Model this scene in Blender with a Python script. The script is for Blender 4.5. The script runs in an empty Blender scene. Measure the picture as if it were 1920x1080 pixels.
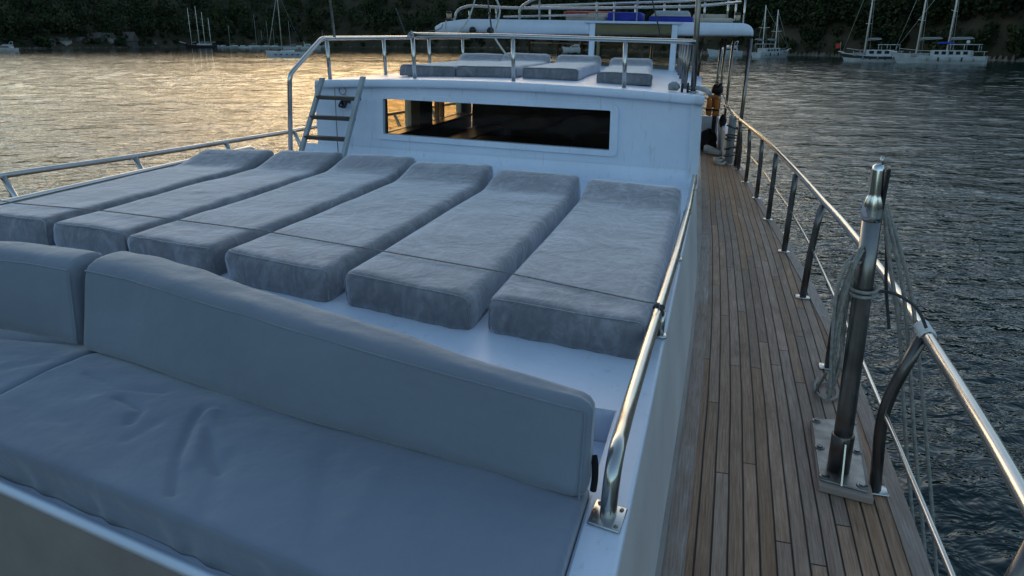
import bpy, bmesh, math, random
import numpy as np
from mathutils import Vector, Matrix, noise
random.seed(7); rng = np.random.default_rng(7)
R = math.radians
sc = bpy.context.scene
COL = sc.collection

# ------------------------------------------------------------------ frames
CAM_H = 3.2                     # camera height over the water
DECK_CAM = 1.65                 # camera height over the deck
def cam_axes(pitch, yaw, roll):
    cp, sp, cr, sr = math.cos(pitch), math.sin(pitch), math.cos(roll), math.sin(roll)
    f = Vector((0, cp, -sp)); r = Vector((1, 0, 0)); u = Vector((0, sp, cp))
    r2 = r*cr + u*sr; u2 = u*cr - r*sr
    Z = Matrix.Rotation(yaw, 3, 'Z')
    r2, u2, b = Z @ r2, Z @ u2, Z @ -f
    return Matrix((r2, u2, b)).transposed()
WORLD_CAM = cam_axes(R(18.19), 0, 0)
BOAT_CAM = cam_axes(R(18.533), R(14.876), R(1.203))
HEEL = WORLD_CAM @ BOAT_CAM.transposed()          # the yacht lies with a touch of heel and trim, turned from the view axis
BM = Matrix.Translation((0, 0, CAM_H)) @ HEEL.to_4x4() @ Matrix.Translation((0, 0, -DECK_CAM))

# ------------------------------------------------------------------ materials
def new_mat(name):
    m = bpy.data.materials.new(name); m.use_nodes = True
    nt = m.node_tree
    return m, nt, nt.nodes, nt.links, nt.nodes['Principled BSDF']
def noise_node(N, L, scale, detail=4, rough=.55, coord='Object', vec=None, stretch=None):
    t = N.new('ShaderNodeTexNoise'); t.inputs['Scale'].default_value = scale
    t.inputs['Detail'].default_value = detail; t.inputs['Roughness'].default_value = rough
    if vec is None:
        c = N.new('ShaderNodeTexCoord'); vec = c.outputs[coord]
    if stretch:
        mp = N.new('ShaderNodeMapping'); mp.inputs['Scale'].default_value = stretch
        L.new(vec, mp.inputs['Vector']); vec = mp.outputs['Vector']
    L.new(vec, t.inputs['Vector'])
    return t
def ramp(N, L, fac, stops):
    r = N.new('ShaderNodeValToRGB'); e = r.color_ramp.elements
    while len(e) < len(stops): e.new(.5)
    for i, (p, c) in enumerate(stops):
        e[i].position = p; e[i].color = (*c, 1)
    L.new(fac, r.inputs['Fac']); return r
def bump(N, L, h, bs, strength, dist, prev=None):
    b = N.new('ShaderNodeBump'); b.inputs['Strength'].default_value = strength
    b.inputs['Distance'].default_value = dist
    L.new(h, b.inputs['Height'])
    if prev: L.new(prev.outputs['Normal'], b.inputs['Normal'])
    if bs: L.new(b.outputs['Normal'], bs.inputs['Normal'])
    return b
def simple(name, col, rough=.5, metal=0., var=.12, scale=6., bumps=0., bscale=60., sheen=0., spec=None, coat=0.):
    m, nt, N, L, bs = new_mat(name)
    n = noise_node(N, L, scale)
    lo = tuple(c*(1-var) for c in col); hi = tuple(min(1, c*(1+var)) for c in col)
    r = ramp(N, L, n.outputs['Fac'], [(.3, lo), (.7, hi)])
    L.new(r.outputs['Color'], bs.inputs['Base Color'])
    bs.inputs['Roughness'].default_value = rough; bs.inputs['Metallic'].default_value = metal
    if sheen: bs.inputs['Sheen Weight'].default_value = sheen
    if coat: bs.inputs['Coat Weight'].default_value = coat
    if spec is not None: bs.inputs['Specular IOR Level'].default_value = spec
    if bumps:
        n2 = noise_node(N, L, bscale); bump(N, L, n2.outputs['Fac'], bs, 1., bumps)
    return m
M = {}
# painted boat white: faint dirt, brush waviness, water marks
m, nt, N, L, bs = new_mat('white_paint')
n1 = noise_node(N, L, 2.2, 6, .65); n2 = noise_node(N, L, 1, 6, .7, stretch=(26, 14, 4.5))
r1 = ramp(N, L, n1.outputs['Fac'], [(.25, (.58, .645, .76)), (.6, (.69, .745, .86))])
r2 = ramp(N, L, n2.outputs['Fac'], [(.24, (.66, .62, .55)), (.42, (1, 1, 1))])
mx = N.new('ShaderNodeMix'); mx.data_type = 'RGBA'; mx.blend_type = 'MULTIPLY'; mx.inputs['Factor'].default_value = .8
L.new(r1.outputs['Color'], mx.inputs['A']); L.new(r2.outputs['Color'], mx.inputs['B'])
L.new(mx.outputs['Result'], bs.inputs['Base Color'])
rr = N.new('ShaderNodeMapRange'); rr.inputs['To Min'].default_value = .28; rr.inputs['To Max'].default_value = .5
L.new(n1.outputs['Fac'], rr.inputs['Value']); L.new(rr.outputs['Result'], bs.inputs['Roughness'])
b1 = bump(N, L, n2.outputs['Fac'], None, 1., .0008)
n3 = noise_node(N, L, 1.3, 2); bump(N, L, n3.outputs['Fac'], bs, 1., .012, b1)
M['white'] = m
# stainless steel
m, nt, N, L, bs = new_mat('stainless_steel')
bs.inputs['Metallic'].default_value = 1
n1 = noise_node(N, L, 5, 5, .6)
r1 = ramp(N, L, n1.outputs['Fac'], [(.3, (.46, .45, .43)), (.6, (.58, .57, .55))])
L.new(r1.outputs['Color'], bs.inputs['Base Color'])
rr = N.new('ShaderNodeMapRange'); rr.inputs['To Min'].default_value = .18; rr.inputs['To Max'].default_value = .30
L.new(n1.outputs['Fac'], rr.inputs['Value']); L.new(rr.outputs['Result'], bs.inputs['Roughness'])
M['steel'] = m
M['plate_steel'] = simple('tarnished_plate_steel', (.30, .28, .26), .42, .85, .3, 16, .0008, 50)
M['polished'] = simple('polished_steel', (.66, .67, .69), .16, 1., .05, 5)
M['dull_steel'] = simple('dimmed_weathered_steel', (.24, .225, .215), .30, .92, .25, 9)  # besides weathering, dark reflections are put into this base colour
M['dark_steel'] = simple('shaded_tube_steel', (.16, .14, .13), .30, .9, .25, 7)  # tube steel darkened in its colour, standing for the dark things it mirrors
# teak planking, laid along U (across) / V (along)
def teak(name, plank, dark=1.0, seam=True, sat=1.0):
    m, nt, N, L, bs = new_mat(name)
    uv = N.new('ShaderNodeUVMap'); uv.uv_map = 'UVMap'
    sp = N.new('ShaderNodeSeparateXYZ'); L.new(uv.outputs['UV'], sp.inputs[0])
    def mth(op, a, b=None):
        x = N.new('ShaderNodeMath'); x.operation = op
        for i, q in enumerate((a, b)):
            if q is None: continue
            if isinstance(q, (int, float)): x.inputs[i].default_value = q
            else: L.new(q, x.inputs[i])
        return x.outputs[0]
    wob = noise_node(N, L, 1.1, 2, vec=uv.outputs['UV'])
    u0 = mth('ADD', sp.outputs[0], mth('MULTIPLY', mth('SUBTRACT', wob.outputs['Fac'], .5), .008))
    u = mth('DIVIDE', u0, plank); iu = mth('FLOOR', u); fu = mth('FRACT', u)
    wn = N.new('ShaderNodeTexWhiteNoise'); wn.noise_dimensions = '1D'; L.new(iu, wn.inputs['W'])
    v = mth('ADD', mth('DIVIDE', sp.outputs[1], 1.9), mth('MULTIPLY', wn.outputs['Value'], 7.3))
    iv = mth('FLOOR', v); fv = mth('FRACT', v)
    cmb = N.new('ShaderNodeCombineXYZ'); L.new(iu, cmb.inputs[0]); L.new(iv, cmb.inputs[1])
    wn2 = N.new('ShaderNodeTexWhiteNoise'); wn2.noise_dimensions = '2D'; L.new(cmb.outputs[0], wn2.inputs['Vector'])
    edge = mth('MINIMUM', fu, mth('SUBTRACT', 1, fu))
    edv = mth('MULTIPLY', mth('MINIMUM', fv, mth('SUBTRACT', 1, fv)), 1.9/plank)
    ed = mth('MINIMUM', edge, edv)
    sm = N.new('ShaderNodeMapRange'); sm.interpolation_type = 'SMOOTHSTEP'
    sm.inputs['From Min'].default_value = .035; sm.inputs['From Max'].default_value = .085
    L.new(ed, sm.inputs['Value'])
    # grain: stretched along the plank and shifted per plank
    off = N.new('ShaderNodeCombineXYZ'); L.new(mth('MULTIPLY', wn2.outputs['Value'], 31.), off.inputs[2])
    L.new(u0, off.inputs[0]); L.new(sp.outputs[1], off.inputs[1])
    gr = noise_node(N, L, 1, 6, .7, vec=off.outputs[0], stretch=(170, 5, 1))
    st = noise_node(N, L, 2.3, 5, .65, vec=uv.outputs['UV'], stretch=(3.2, 1, 1))
    d = dark
    rg = ramp(N, L, gr.outputs['Fac'], [(.25, (.165*d, .095*d, .060*d)), (.5, (.345*d, .213*d, .145*d)), (.78, (.50*d, .36*d, .27*d))])
    hs = N.new('ShaderNodeHueSaturation')
    mv = N.new('ShaderNodeMapRange'); mv.inputs['To Min'].default_value = .78; mv.inputs['To Max'].default_value = 1.22
    L.new(wn2.outputs['Value'], mv.inputs['Value']); L.new(mv.outputs['Result'], hs.inputs['Value'])
    ms = N.new('ShaderNodeMapRange'); ms.inputs['To Min'].default_value = .75*sat; ms.inputs['To Max'].default_value = 1.3*sat
    L.new(wn2.outputs['Color'], ms.inputs['Value']); L.new(ms.outputs['Result'], hs.inputs['Saturation'])
    L.new(rg.outputs['Color'], hs.inputs['Color'])
    rs = ramp(N, L, st.outputs['Fac'], [(.30, (.42, .37, .34)), (.44, (.86, .84, .82)), (.56, (1, 1, 1)), (.74, (1.45, 1.45, 1.5))])
    mx = N.new('ShaderNodeMix'); mx.data_type = 'RGBA'; mx.blend_type = 'MULTIPLY'; mx.inputs['Factor'].default_value = .75
    L.new(hs.outputs['Color'], mx.inputs['A']); L.new(rs.outputs['Color'], mx.inputs['B'])
    mx2 = N.new('ShaderNodeMix'); mx2.data_type = 'RGBA'; mx2.inputs['A'].default_value = (.012, .011, .011, 1)
    L.new(mx.outputs['Result'], mx2.inputs['B'])
    if seam: L.new(sm.outputs['Result'], mx2.inputs['Factor'])
    else: mx2.inputs['Factor'].default_value = 1
    L.new(mx2.outputs['Result'], bs.inputs['Base Color'])
    rr = N.new('ShaderNodeMapRange'); rr.inputs['To Min'].default_value = .42; rr.inputs['To Max'].default_value = .75
    L.new(st.outputs['Fac'], rr.inputs['Value']); L.new(rr.outputs['Result'], bs.inputs['Roughness'])
    bs.inputs['Specular IOR Level'].default_value = .3
    b1 = bump(N, L, sm.outputs['Result'], None, .9 if seam else 0., .003)
    bump(N, L, gr.outputs['Fac'], bs, .9, .0018, b1)
    return m
M['teak'] = teak('teak_planking', .0535)
M['teak_trim'] = teak('grey_teak_trim', 3., 1.0, False, .6)
# velvet of the mattresses: brushed nap in irregular light and dark patches
def velvet(name, base, seedoff):
    m, nt, N, L, bs = new_mat(name)
    tc = N.new('ShaderNodeTexCoord'); mp = N.new('ShaderNodeMapping'); mp.inputs['Location'].default_value = (seedoff, seedoff*.7, 0)
    L.new(tc.outputs['Object'], mp.inputs['Vector'])
    oi = N.new('ShaderNodeObjectInfo'); ad = N.new('ShaderNodeVectorMath'); ad.operation = 'ADD'
    sc_ = N.new('ShaderNodeVectorMath'); sc_.operation = 'SCALE'; sc_.inputs['Scale'].default_value = 37.
    cb = N.new('ShaderNodeCombineXYZ'); L.new(oi.outputs['Random'], cb.inputs[0]); L.new(oi.outputs['Random'], cb.inputs[1])
    L.new(cb.outputs[0], sc_.inputs[0]); L.new(mp.outputs[0], ad.inputs[0]); L.new(sc_.outputs[0], ad.inputs[1])
    v = ad.outputs[0]
    a = noise_node(N, L, 3.2, 5, .62, vec=v); a.inputs['Distortion'].default_value = 1.4
    b = noise_node(N, L, 11, 4, .6, vec=v, stretch=(1, .4, .6)); b.inputs['Distortion'].default_value = 2.2
    c = noise_node(N, L, 420, 2, .5, vec=v)
    mx = N.new('ShaderNodeMix'); mx.inputs['Factor'].default_value = .5
    L.new(a.outputs['Fac'], mx.inputs['A']); L.new(b.outputs['Fac'], mx.inputs['B'])
    r = ramp(N, L, mx.outputs['Result'], [(.36, tuple(x*.74 for x in base)), (.5, base), (.64, tuple(x*1.5 for x in base))])
    L.new(r.outputs['Color'], bs.inputs['Base Color'])
    bs.inputs['Roughness'].default_value = .95; bs.inputs['Specular IOR Level'].default_value = .1
    bs.inputs['Sheen Weight'].default_value = 1.; bs.inputs['Sheen Roughness'].default_value = .42
    bs.inputs['Sheen Tint'].default_value = (.85, .88, 1, 1)
    wk = N.new('ShaderNodeTexNoise'); wk.noise_type = 'RIDGED_MULTIFRACTAL'; wk.inputs['Scale'].default_value = 1.; wk.inputs['Detail'].default_value = 4; wk.inputs['Distortion'].default_value = .9
    wm = N.new('ShaderNodeMapping'); wm.inputs['Scale'].default_value = (3.2, 7.5, 5); wm.inputs['Rotation'].default_value = (0, 0, .5)
    L.new(v, wm.inputs['Vector']); L.new(wm.outputs[0], wk.inputs['Vector'])
    bw = bump(N, L, wk.outputs['Fac'], None, .75, .0046)
    b1 = bump(N, L, b.outputs['Fac'], None, .9, .0042, bw)
    b0 = bump(N, L, a.outputs['Fac'], None, .8, .012, b1)
    bump(N, L, c.outputs['Fac'], bs, .4, .001, b0)
    return m
M['velvet'] = velvet('grey_velvet', (.196, .193, .208), 0)
# woven outdoor cloth of the sofa cushions
def cloth(name, base, soft=.012):
    m, nt, N, L, bs = new_mat(name)
    tc = N.new('ShaderNodeTexCoord')
    a = noise_node(N, L, 1.6, 4, .5); w = noise_node(N, L, 600, 1, .5)
    b = noise_node(N, L, 7, 3, .5)
    r = ramp(N, L, a.outputs['Fac'], [(.3, tuple(x*.88 for x in base)), (.7, tuple(x*1.1 for x in base))])
    L.new(r.outputs['Color'], bs.inputs['Base Color'])
    bs.inputs['Roughness'].default_value = .85; bs.inputs['Specular IOR Level'].default_value = .2
    bs.inputs['Sheen Weight'].default_value = .55; bs.inputs['Sheen Roughness'].default_value = .4
    b1 = bump(N, L, b.outputs['Fac'], None, 1., soft)
    bump(N, L, w.outputs['Fac'], bs, .5, .0012, b1)
    return m
M['cloth'] = cloth('slate_blue_cloth', (.205, .230, .275))
M['seat_cloth'] = cloth('slate_blue_seat_cloth', (.186, .213, .272))
M['piping'] = simple('cushion_piping', (.12, .15, .18), .85)
M['velvet_piping'] = simple('mattress_piping', (.13, .14, .165), .9)
M['panel'] = simple('grey_painted_wood', (.25, .225, .21), .5, 0, .22, 3., .0015, 30)
M['side_grey'] = simple('coaming_side_grey', (.66, .635, .625), .45, 0, .14, 1.6, .0012, 24)  # coaming side, a greyer and warmer tone than the white above it
M['dark_wood'] = simple('dark_saloon_wood', (.035, .022, .014), .4, 0, .4, 5)
M['jamb_wood'] = simple('varnished_wood', (.30, .17, .08), .35, 0, .3, 5)
M['rung_wood'] = simple('dark_rung_wood', (.055, .045, .036), .6, 0, .35, 12, .001, 60)
M['ladder_paint'] = simple('grey_ladder_paint', (.34, .36, .38), .45, 0, .2, 8)
M['rope'] = simple('grey_rope', (.32, .30, .27), .9, 0, .3, 60, .003, 260)
M['cord'] = simple('grey_cord', (.20, .20, .21), .9, 0, .3, 60)
M['dark_rope'] = simple('dark_rope', (.06, .06, .06), .9, 0, .4, 60, .002, 260)
M['white_rope'] = simple('white_rope', (.55, .54, .50), .9, 0, .2, 60, .002, 260)
M['black'] = simple('black_rubber', (.012, .012, .013), .55, 0, .3, 20)
M['black_cloth'] = simple('black_cloth', (.012, .012, .014), .95, 0, .4, 10, .01, 18)
M['orange'] = simple('orange_cloth', (.55, .17, .02), .7, 0, .2, 9, .012, 16)
M['white_cloth'] = simple('white_cloth', (.72, .72, .70), .9, 0, .08, 14, .012, 22)
M['grey_cloth'] = simple('grey_cover_cloth', (.30, .31, .32), .85, 0, .3, 12, .02, 16)
M['blue'] = simple('royal_blue_cloth', (.018, .035, .36), .7, 0, .2, 8, .004, 20)
M['beige'] = simple('beige_cushion_cloth', (.45, .40, .33), .85, 0, .12, 6, .006, 20)
M['red'] = simple('faded_red', (.30, .02, .018), .6, 0, .3, 14)
M['awning'] = simple('blue_grey_awning', (.20, .22, .28), .9, 0, .15, 4, .006, 14)
M['lamp_glass'] = simple('amber_lamp_glass', (.45, .36, .22), .25, 0, .1, 10)
M['liner'] = simple('beige_headliner', (.62, .57, .48), .8, 0, .1, 5)
# clear and tinted glazing
def glazing(name, tint):
    m, nt, N, L, bs = new_mat(name); N.remove(bs)
    t = N.new('ShaderNodeBsdfTransparent'); t.inputs['Color'].default_value = (*tint, 1)
    g = N.new('ShaderNodeBsdfGlossy'); g.inputs['Roughness'].default_value = .02
    n = noise_node(N, L, 3, 2); bp = bump(N, L, n.outputs['Fac'], None, .6, .004); L.new(bp.outputs['Normal'], g.inputs['Normal'])
    f = N.new('ShaderNodeFresnel'); f.inputs['IOR'].default_value = 1.33
    x = N.new('ShaderNodeMixShader'); L.new(f.outputs[0], x.inputs[0]); L.new(t.outputs[0], x.inputs[1]); L.new(g.outputs[0], x.inputs[2])
    L.new(x.outputs[0], N['Material Output'].inputs['Surface']); return m
M['glass'] = glazing('clear_glass', (.86, .82, .76))
M['amber_glass'] = glazing('amber_tinted_glass', (.96, .74, .44))
M['clear_vinyl'] = glazing('clear_vinyl', (.80, .79, .72))
# distant things
M['far_white'] = simple('far_white_hull', (.42, .45, .47), .5, 0, .15, 1)
M['far_grey'] = simple('far_grey_paint', (.22, .24, .25), .6, 0, .2, 1)
M['far_dark'] = simple('far_dark_hull', (.02, .017, .022), .5, 0, .2, 1)
M['far_window'] = simple('far_dark_window', (.012, .014, .02), .2)
M['mast'] = simple('pale_mast_paint', (.74, .71, .65), .5, 0, .1, 2)
M['mast_grey'] = simple('grey_mast_metal', (.36, .35, .33), .5, 0, .1, 2)
M['far_roof'] = simple('far_roof_tiles', (.09, .075, .07), .9, 0, .3, .6)
M['far_wall'] = simple('far_plaster', (.34, .33, .31), .9, 0, .15, .4)
M['far_wall_dark'] = simple('far_stone', (.10, .095, .09), .9, 0, .25, .4)
M['far_blue'] = simple('far_blue_cover', (.02, .05, .35), .7)
M['far_red'] = simple('far_red_flag', (.45, .04, .03), .8)

# ------------------------------------------------------------------ mesh helpers
def link(name, bm, mat, parent=None, smooth=True):
    me = bpy.data.meshes.new(name); bmesh.ops.recalc_face_normals(bm, faces=bm.faces); bm.to_mesh(me); bm.free()
    if smooth:
        for p in me.polygons: p.use_smooth = True
    o = bpy.data.objects.new(name, me); COL.objects.link(o)
    for x in (mat if isinstance(mat, (list, tuple)) else [mat]): me.materials.append(x)
    if parent: o.parent = parent
    return o
def empty(name, loc, label, cat, group=None, boat=True):
    o = bpy.data.objects.new(name, None); COL.objects.link(o); o.empty_display_size = .2
    o.location = loc; o['label'] = label; o['category'] = cat
    if group: o['group'] = group
    if boat: BOAT_THINGS.append(o)
    return o
BOAT_THINGS = []
def thing(o, label, cat, group=None, boat=True):
    o['label'] = label; o['category'] = cat
    if group: o['group'] = group
    if boat:
        # put the origin at the base of the mesh
        v = np.empty(len(o.data.vertices)*3); o.data.vertices.foreach_get('co', v); v = v.reshape(-1, 3)
        c = (v.min(0)+v.max(0))/2; c[2] = v[:, 2].min()
        o.data.transform(Matrix.Translation(-Vector(c))); o.location = Vector(c)
        BOAT_THINGS.append(o)
    return o
def poly_bm(verts, faces):
    bm = bmesh.new(); vs = [bm.verts.new(v) for v in verts]
    for f in faces: bm.faces.new([vs[i] for i in f])
    return bm
def add_hex(bm, c):       # c: 8 corners, bottom ring then top ring
    vs = [bm.verts.new(v) for v in c]
    fs = [(3,2,1,0),(4,5,6,7),(0,1,5,4),(1,2,6,5),(2,3,7,6),(3,0,4,7)]
    for f in fs: bm.faces.new([vs[i] for i in f])
    return vs
def hex_bm(c, bev=0., seg=2):
    bm = bmesh.new(); add_hex(bm, c)
    if bev: bmesh.ops.bevel(bm, geom=list(bm.edges), offset=bev, segments=seg, profile=.5, affect='EDGES')
    return bm
def box(x0, x1, y0, y1, z0, z1, bev=0., seg=2):
    return hex_bm([(x0,y0,z0),(x1,y0,z0),(x1,y1,z0),(x0,y1,z0),(x0,y0,z1),(x1,y0,z1),(x1,y1,z1),(x0,y1,z1)], bev, seg)
def rounded(fn, n, size, r, flat=False):
    """closed rounded box lattice; fn maps (u,v,w in -1..1, with rounding) to space"""
    nx, ny, nz = n; h = np.array(size)/2.; bm = bmesh.new(); V = {}
    def vert(i, j, k):
        key = (i, j, k)
        if key not in V:
            p = np.array([(2*i/nx-1)*h[0], (2*j/ny-1)*h[1], (2*k/nz-1)*h[2]])
            rr = np.minimum(r, h*.999); q = np.clip(p, -(h-rr), h-rr); d = p-q
            if flat and p[2] < 0: d[2] = 0; q[2] = p[2]
            l = np.linalg.norm(d/rr)
            if l > 1e-9: p = q + d/l*1.0 if l > 1 else p
            V[key] = bm.verts.new(fn(p/h))
        return V[key]
    def quad(a, b, c, d):
        try: bm.faces.new((vert(*a), vert(*b), vert(*c), vert(*d)))
        except ValueError: pass
    for i in range(nx):
        for j in range(ny):
            quad((i,j,0),(i,j+1,0),(i+1,j+1,0),(i+1,j,0)); quad((i,j,nz),(i+1,j,nz),(i+1,j+1,nz),(i,j+1,nz))
    for i in range(nx):
        for k in range(nz):
            quad((i,0,k),(i+1,0,k),(i+1,0,k+1),(i,0,k+1)); quad((i,ny,k),(i,ny,k+1),(i+1,ny,k+1),(i+1,ny,k))
    for j in range(ny):
        for k in range(nz):
            quad((0,j,k),(0,j,k+1),(0,j+1,k+1),(0,j+1,k)); quad((nx,j,k),(nx,j+1,k),(nx,j+1,k+1),(nx,j,k+1))
    return bm
def spline(pts, n=8, closed=False):
    P = [Vector(p) for p in pts]; out = []
    m = len(P)
    for i in range(m if closed else m-1):
        if closed: a, b, c, d = P[(i-1) % m], P[i], P[(i+1) % m], P[(i+2) % m]
        else: a, b, c, d = P[max(i-1,0)], P[i], P[i+1], P[min(i+2,m-1)]
        for k in range(n):
            t = k/n
            out.append(.5*((2*b)+(c-a)*t+(2*a-5*b+4*c-d)*t*t+(3*b-a-3*c+d)*t**3))
    if not closed: out.append(P[-1])
    return out
def add_tube(bm, pts, r, seg=12, closed=False, caps=True, flat=None):
    P = [Vector(p) for p in pts]; n = len(P); rs = r if isinstance(r, (list, tuple)) else [r]*n
    T = []
    for i in range(n):
        if closed: t = P[(i+1) % n]-P[i-1]
        else: t = P[min(i+1,n-1)]-P[max(i-1,0)]
        T.append(t.normalized())
    ref = Vector((0,0,1)) if abs(T[0].z) < .9 else Vector((1,0,0))
    u = T[0].cross(ref).normalized(); rings = []
    for i in range(n):
        u = (u - T[i]*u.dot(T[i])).normalized(); w = T[i].cross(u)
        ring = []
        for k in range(seg):
            a = 2*math.pi*k/seg
            ring.append(bm.verts.new(P[i]+u*math.cos(a)*rs[i]+w*math.sin(a)*rs[i]))
        rings.append(ring)
    for i in range(n if closed else n-1):
        A, B = rings[i], rings[(i+1) % n]
        for k in range(seg): bm.faces.new((A[k], A[(k+1) % seg], B[(k+1) % seg], B[k]))
    if caps and not closed:
        bm.faces.new(rings[0][::-1]); bm.faces.new(rings[-1])
def tube(pts, r, seg=12, closed=False):
    bm = bmesh.new(); add_tube(bm, pts, r, seg, closed); return bm
def arc_corner(pts, rad, n=6):
    """polyline with filleted corners"""
    P = [Vector(p) for p in pts]; out = [P[0]]
    for i in range(1, len(P)-1):
        a = (P[i-1]-P[i]); b = (P[i+1]-P[i]); r = min(rad, a.length*.45, b.length*.45)
        p0 = P[i]+a.normalized()*r; p1 = P[i]+b.normalized()*r
        for k in range(n+1):
            t = k/n; out.append(p0*(1-t)**2+P[i]*2*t*(1-t)+p1*t*t)
    out.append(P[-1]); return out
def interp(tab, y):
    ys = [t[0] for t in tab]; xs = [t[1] for t in tab]
    return float(np.interp(y, ys, xs))
def smooth_interp(tab, y):
    # Catmull-Rom through a table (y, x)
    k = len(tab)-2
    for i in range(len(tab)-1):
        if y <= tab[i+1][0]: k = i; break
    p = [tab[max(k-1,0)][1], tab[k][1], tab[k+1][1], tab[min(k+2,len(tab)-1)][1]]
    t = max(0, min(1, (y-tab[k][0])/(tab[k+1][0]-tab[k][0])))
    return .5*((2*p[1])+(p[2]-p[0])*t+(2*p[0]-5*p[1]+4*p[2]-p[3])*t*t+(3*p[1]-p[0]-3*p[2]+p[3])*t**3)
def nz(p, s): return noise.noise(Vector(p)*s)

# ------------------------------------------------------------------ THE YACHT
yacht = empty('yacht', (0, 0, 0), 'white motor yacht seen from its own foredeck, with teak side deck and steel guard rails', 'yacht')
DECK_IN = [(-4,-.02),(.5,-.045),(2.07,-.036),(2.65,-.027),(3.7,-.017),(5.43,-.028),(7.66,-.084),(12.2,-.229),(14.5,-.31)]
DECK_OUT = [(-5.6,-1.7),(-4.8,-.75),(-3.5,.05),(-1.5,.58),(.5,.77),(2.3,.822),(4.0,.828),(4.87,.80),(6.3,.715),(7.9,.59),(9.7,.46),(11,.36),(12.5,.24),(14.5,.1)]
XC = -1.88
def xin(y): return smooth_interp(DECK_IN, y)
def xout(y): return smooth_interp(DECK_OUT, y)
def xleft(y): return 2*XC - xout(y) - .12
# hull
bm = bmesh.new(); rows = []
for i in range(61):
    y = -5.6+20.1*i/60; s = min(1, (y+5.6)/5); row = []
    for side in (0, 1):
        xo = xout(y) if side == 0 else xleft(y); q = []
        for z, k in ((-.012, 0), (-.25, .02), (-.9, .10), (-1.5, .28), (-2.1, .7)):
            q.append(bm.verts.new((xo+(XC-xo)*k*(1.3-.8*s), y+.25*(1-s)*-z, z)))
        row.append(q)
    rows.append(row)
for a, b in zip(rows, rows[1:]):
    for side in (0, 1):
        for k in range(4): bm.faces.new((a[side][k], a[side][k+1], b[side][k+1], b[side][k]))
    bm.faces.new((a[0][4], a[1][4], b[1][4], b[0][4]))
bm.faces.new([q for q in rows[-1][0]]+[q for q in rows[-1][1][::-1]])
hull = link('hull', bm, M['white'], yacht)
# deck planking
bm = bmesh.new(); uvl = bm.loops.layers.uv.new('UVMap'); rows = []
ys = [-5.5+20.0*i/120 for i in range(121)]
for y in ys:
    xi, xo, xl = xin(y), xout(y)-.055, xleft(y)
    cols = [xl, (xl+xi)/2] + [xi+(xo-xi)*k/6 for k in range(7)]
    rows.append([(bm.verts.new((x, y, 0)), x-xi, y) for x in cols])
for a, b in zip(rows, rows[1:]):
    for k in range(len(a)-1):
        f = bm.faces.new((a[k][0], a[k+1][0], b[k+1][0], b[k][0]))
        for lp, q in zip(f.loops, (a[k], a[k+1], b[k+1], b[k])): lp[uvl].uv = (q[1]+50*.0535, q[2]+20)
link('deck_planking', bm, M['teak'], yacht, False)
# covering board along the edge and trim at the foot of the coaming
def strip(f0, f1, z0, z1, y0, y1, n, name, mat, parent):
    bm = bmesh.new(); uvl = bm.loops.layers.uv.new('UVMap'); rings = []
    for i in range(n+1):
        y = y0+(y1-y0)*i/n; a, b = f0(y), f1(y)
        rings.append([bm.verts.new(p) for p in ((a,y,z0),(b,y,z0),(b,y,z1),(a,y,z1))])
    for A, B in zip(rings, rings[1:]):
        for k in range(4): bm.faces.new((A[k], A[(k+1) % 4], B[(k+1) % 4], B[k]))
    bm.faces.new(rings[0][::-1]); bm.faces.new(rings[-1])
    bm.normal_update()
    for f in bm.faces:
        for lp in f.loops: lp[uvl].uv = (lp.vert.co.x+7, lp.vert.co.y)
    return link(name, bm, mat, parent, False)
strip(lambda y: xout(y)-.055, lambda y: xout(y)+.012, -.06, .006, -5.4, 14.4, 100, 'covering_board', M['teak_trim'], yacht)
strip(lambda y: xleft(y)-.012, lambda y: xleft(y)+.055, -.06, .006, -5.4, 14.4, 60, 'covering_board', M['teak_trim'], yacht)
strip(lambda y: xin(y)-.04, lambda y: xin(y)+.078, -.01, .007, .6, 13.2, 80, 'deck_trim', M['teak_trim'], yacht)
strip(lambda y: xin(y)-.05, lambda y: xin(y)+.008, .0, .055, .6, 13.2, 80, 'skirting', M['panel'], yacht)

# coachroof: side coamings rounded to a flat top, sunken seat well in front
XR, XL = -.10, -3.66
def coach_section(y):
    xr, xi = XR, xin(y)
    return [(xi-.03, .0), (xr-.03, .55), (xr-.004, .60), (xr, .651), (xr-.003, .657), (xr-.010, .66),
            (XL+.010, .66), (XL+.003, .657), (XL, .651), (XL, .60), (XL-.05, .33), (XL-.09, 0)]
bm = bmesh.new(); rings = []
yy = [1.9+(5.75-1.9)*i/30 for i in range(31)]
for y in yy: rings.append([bm.verts.new((x, y, z)) for x, z in coach_section(y)])
for A, B in zip(rings, rings[1:]):
    for k in range(len(A)-1): bm.faces.new((A[k], A[k+1], B[k+1], B[k]))
bm.faces.new(rings[0][::-1]); bm.faces.new(rings[-1])
link('coachroof', bm, M['white'], yacht, False)
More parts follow.
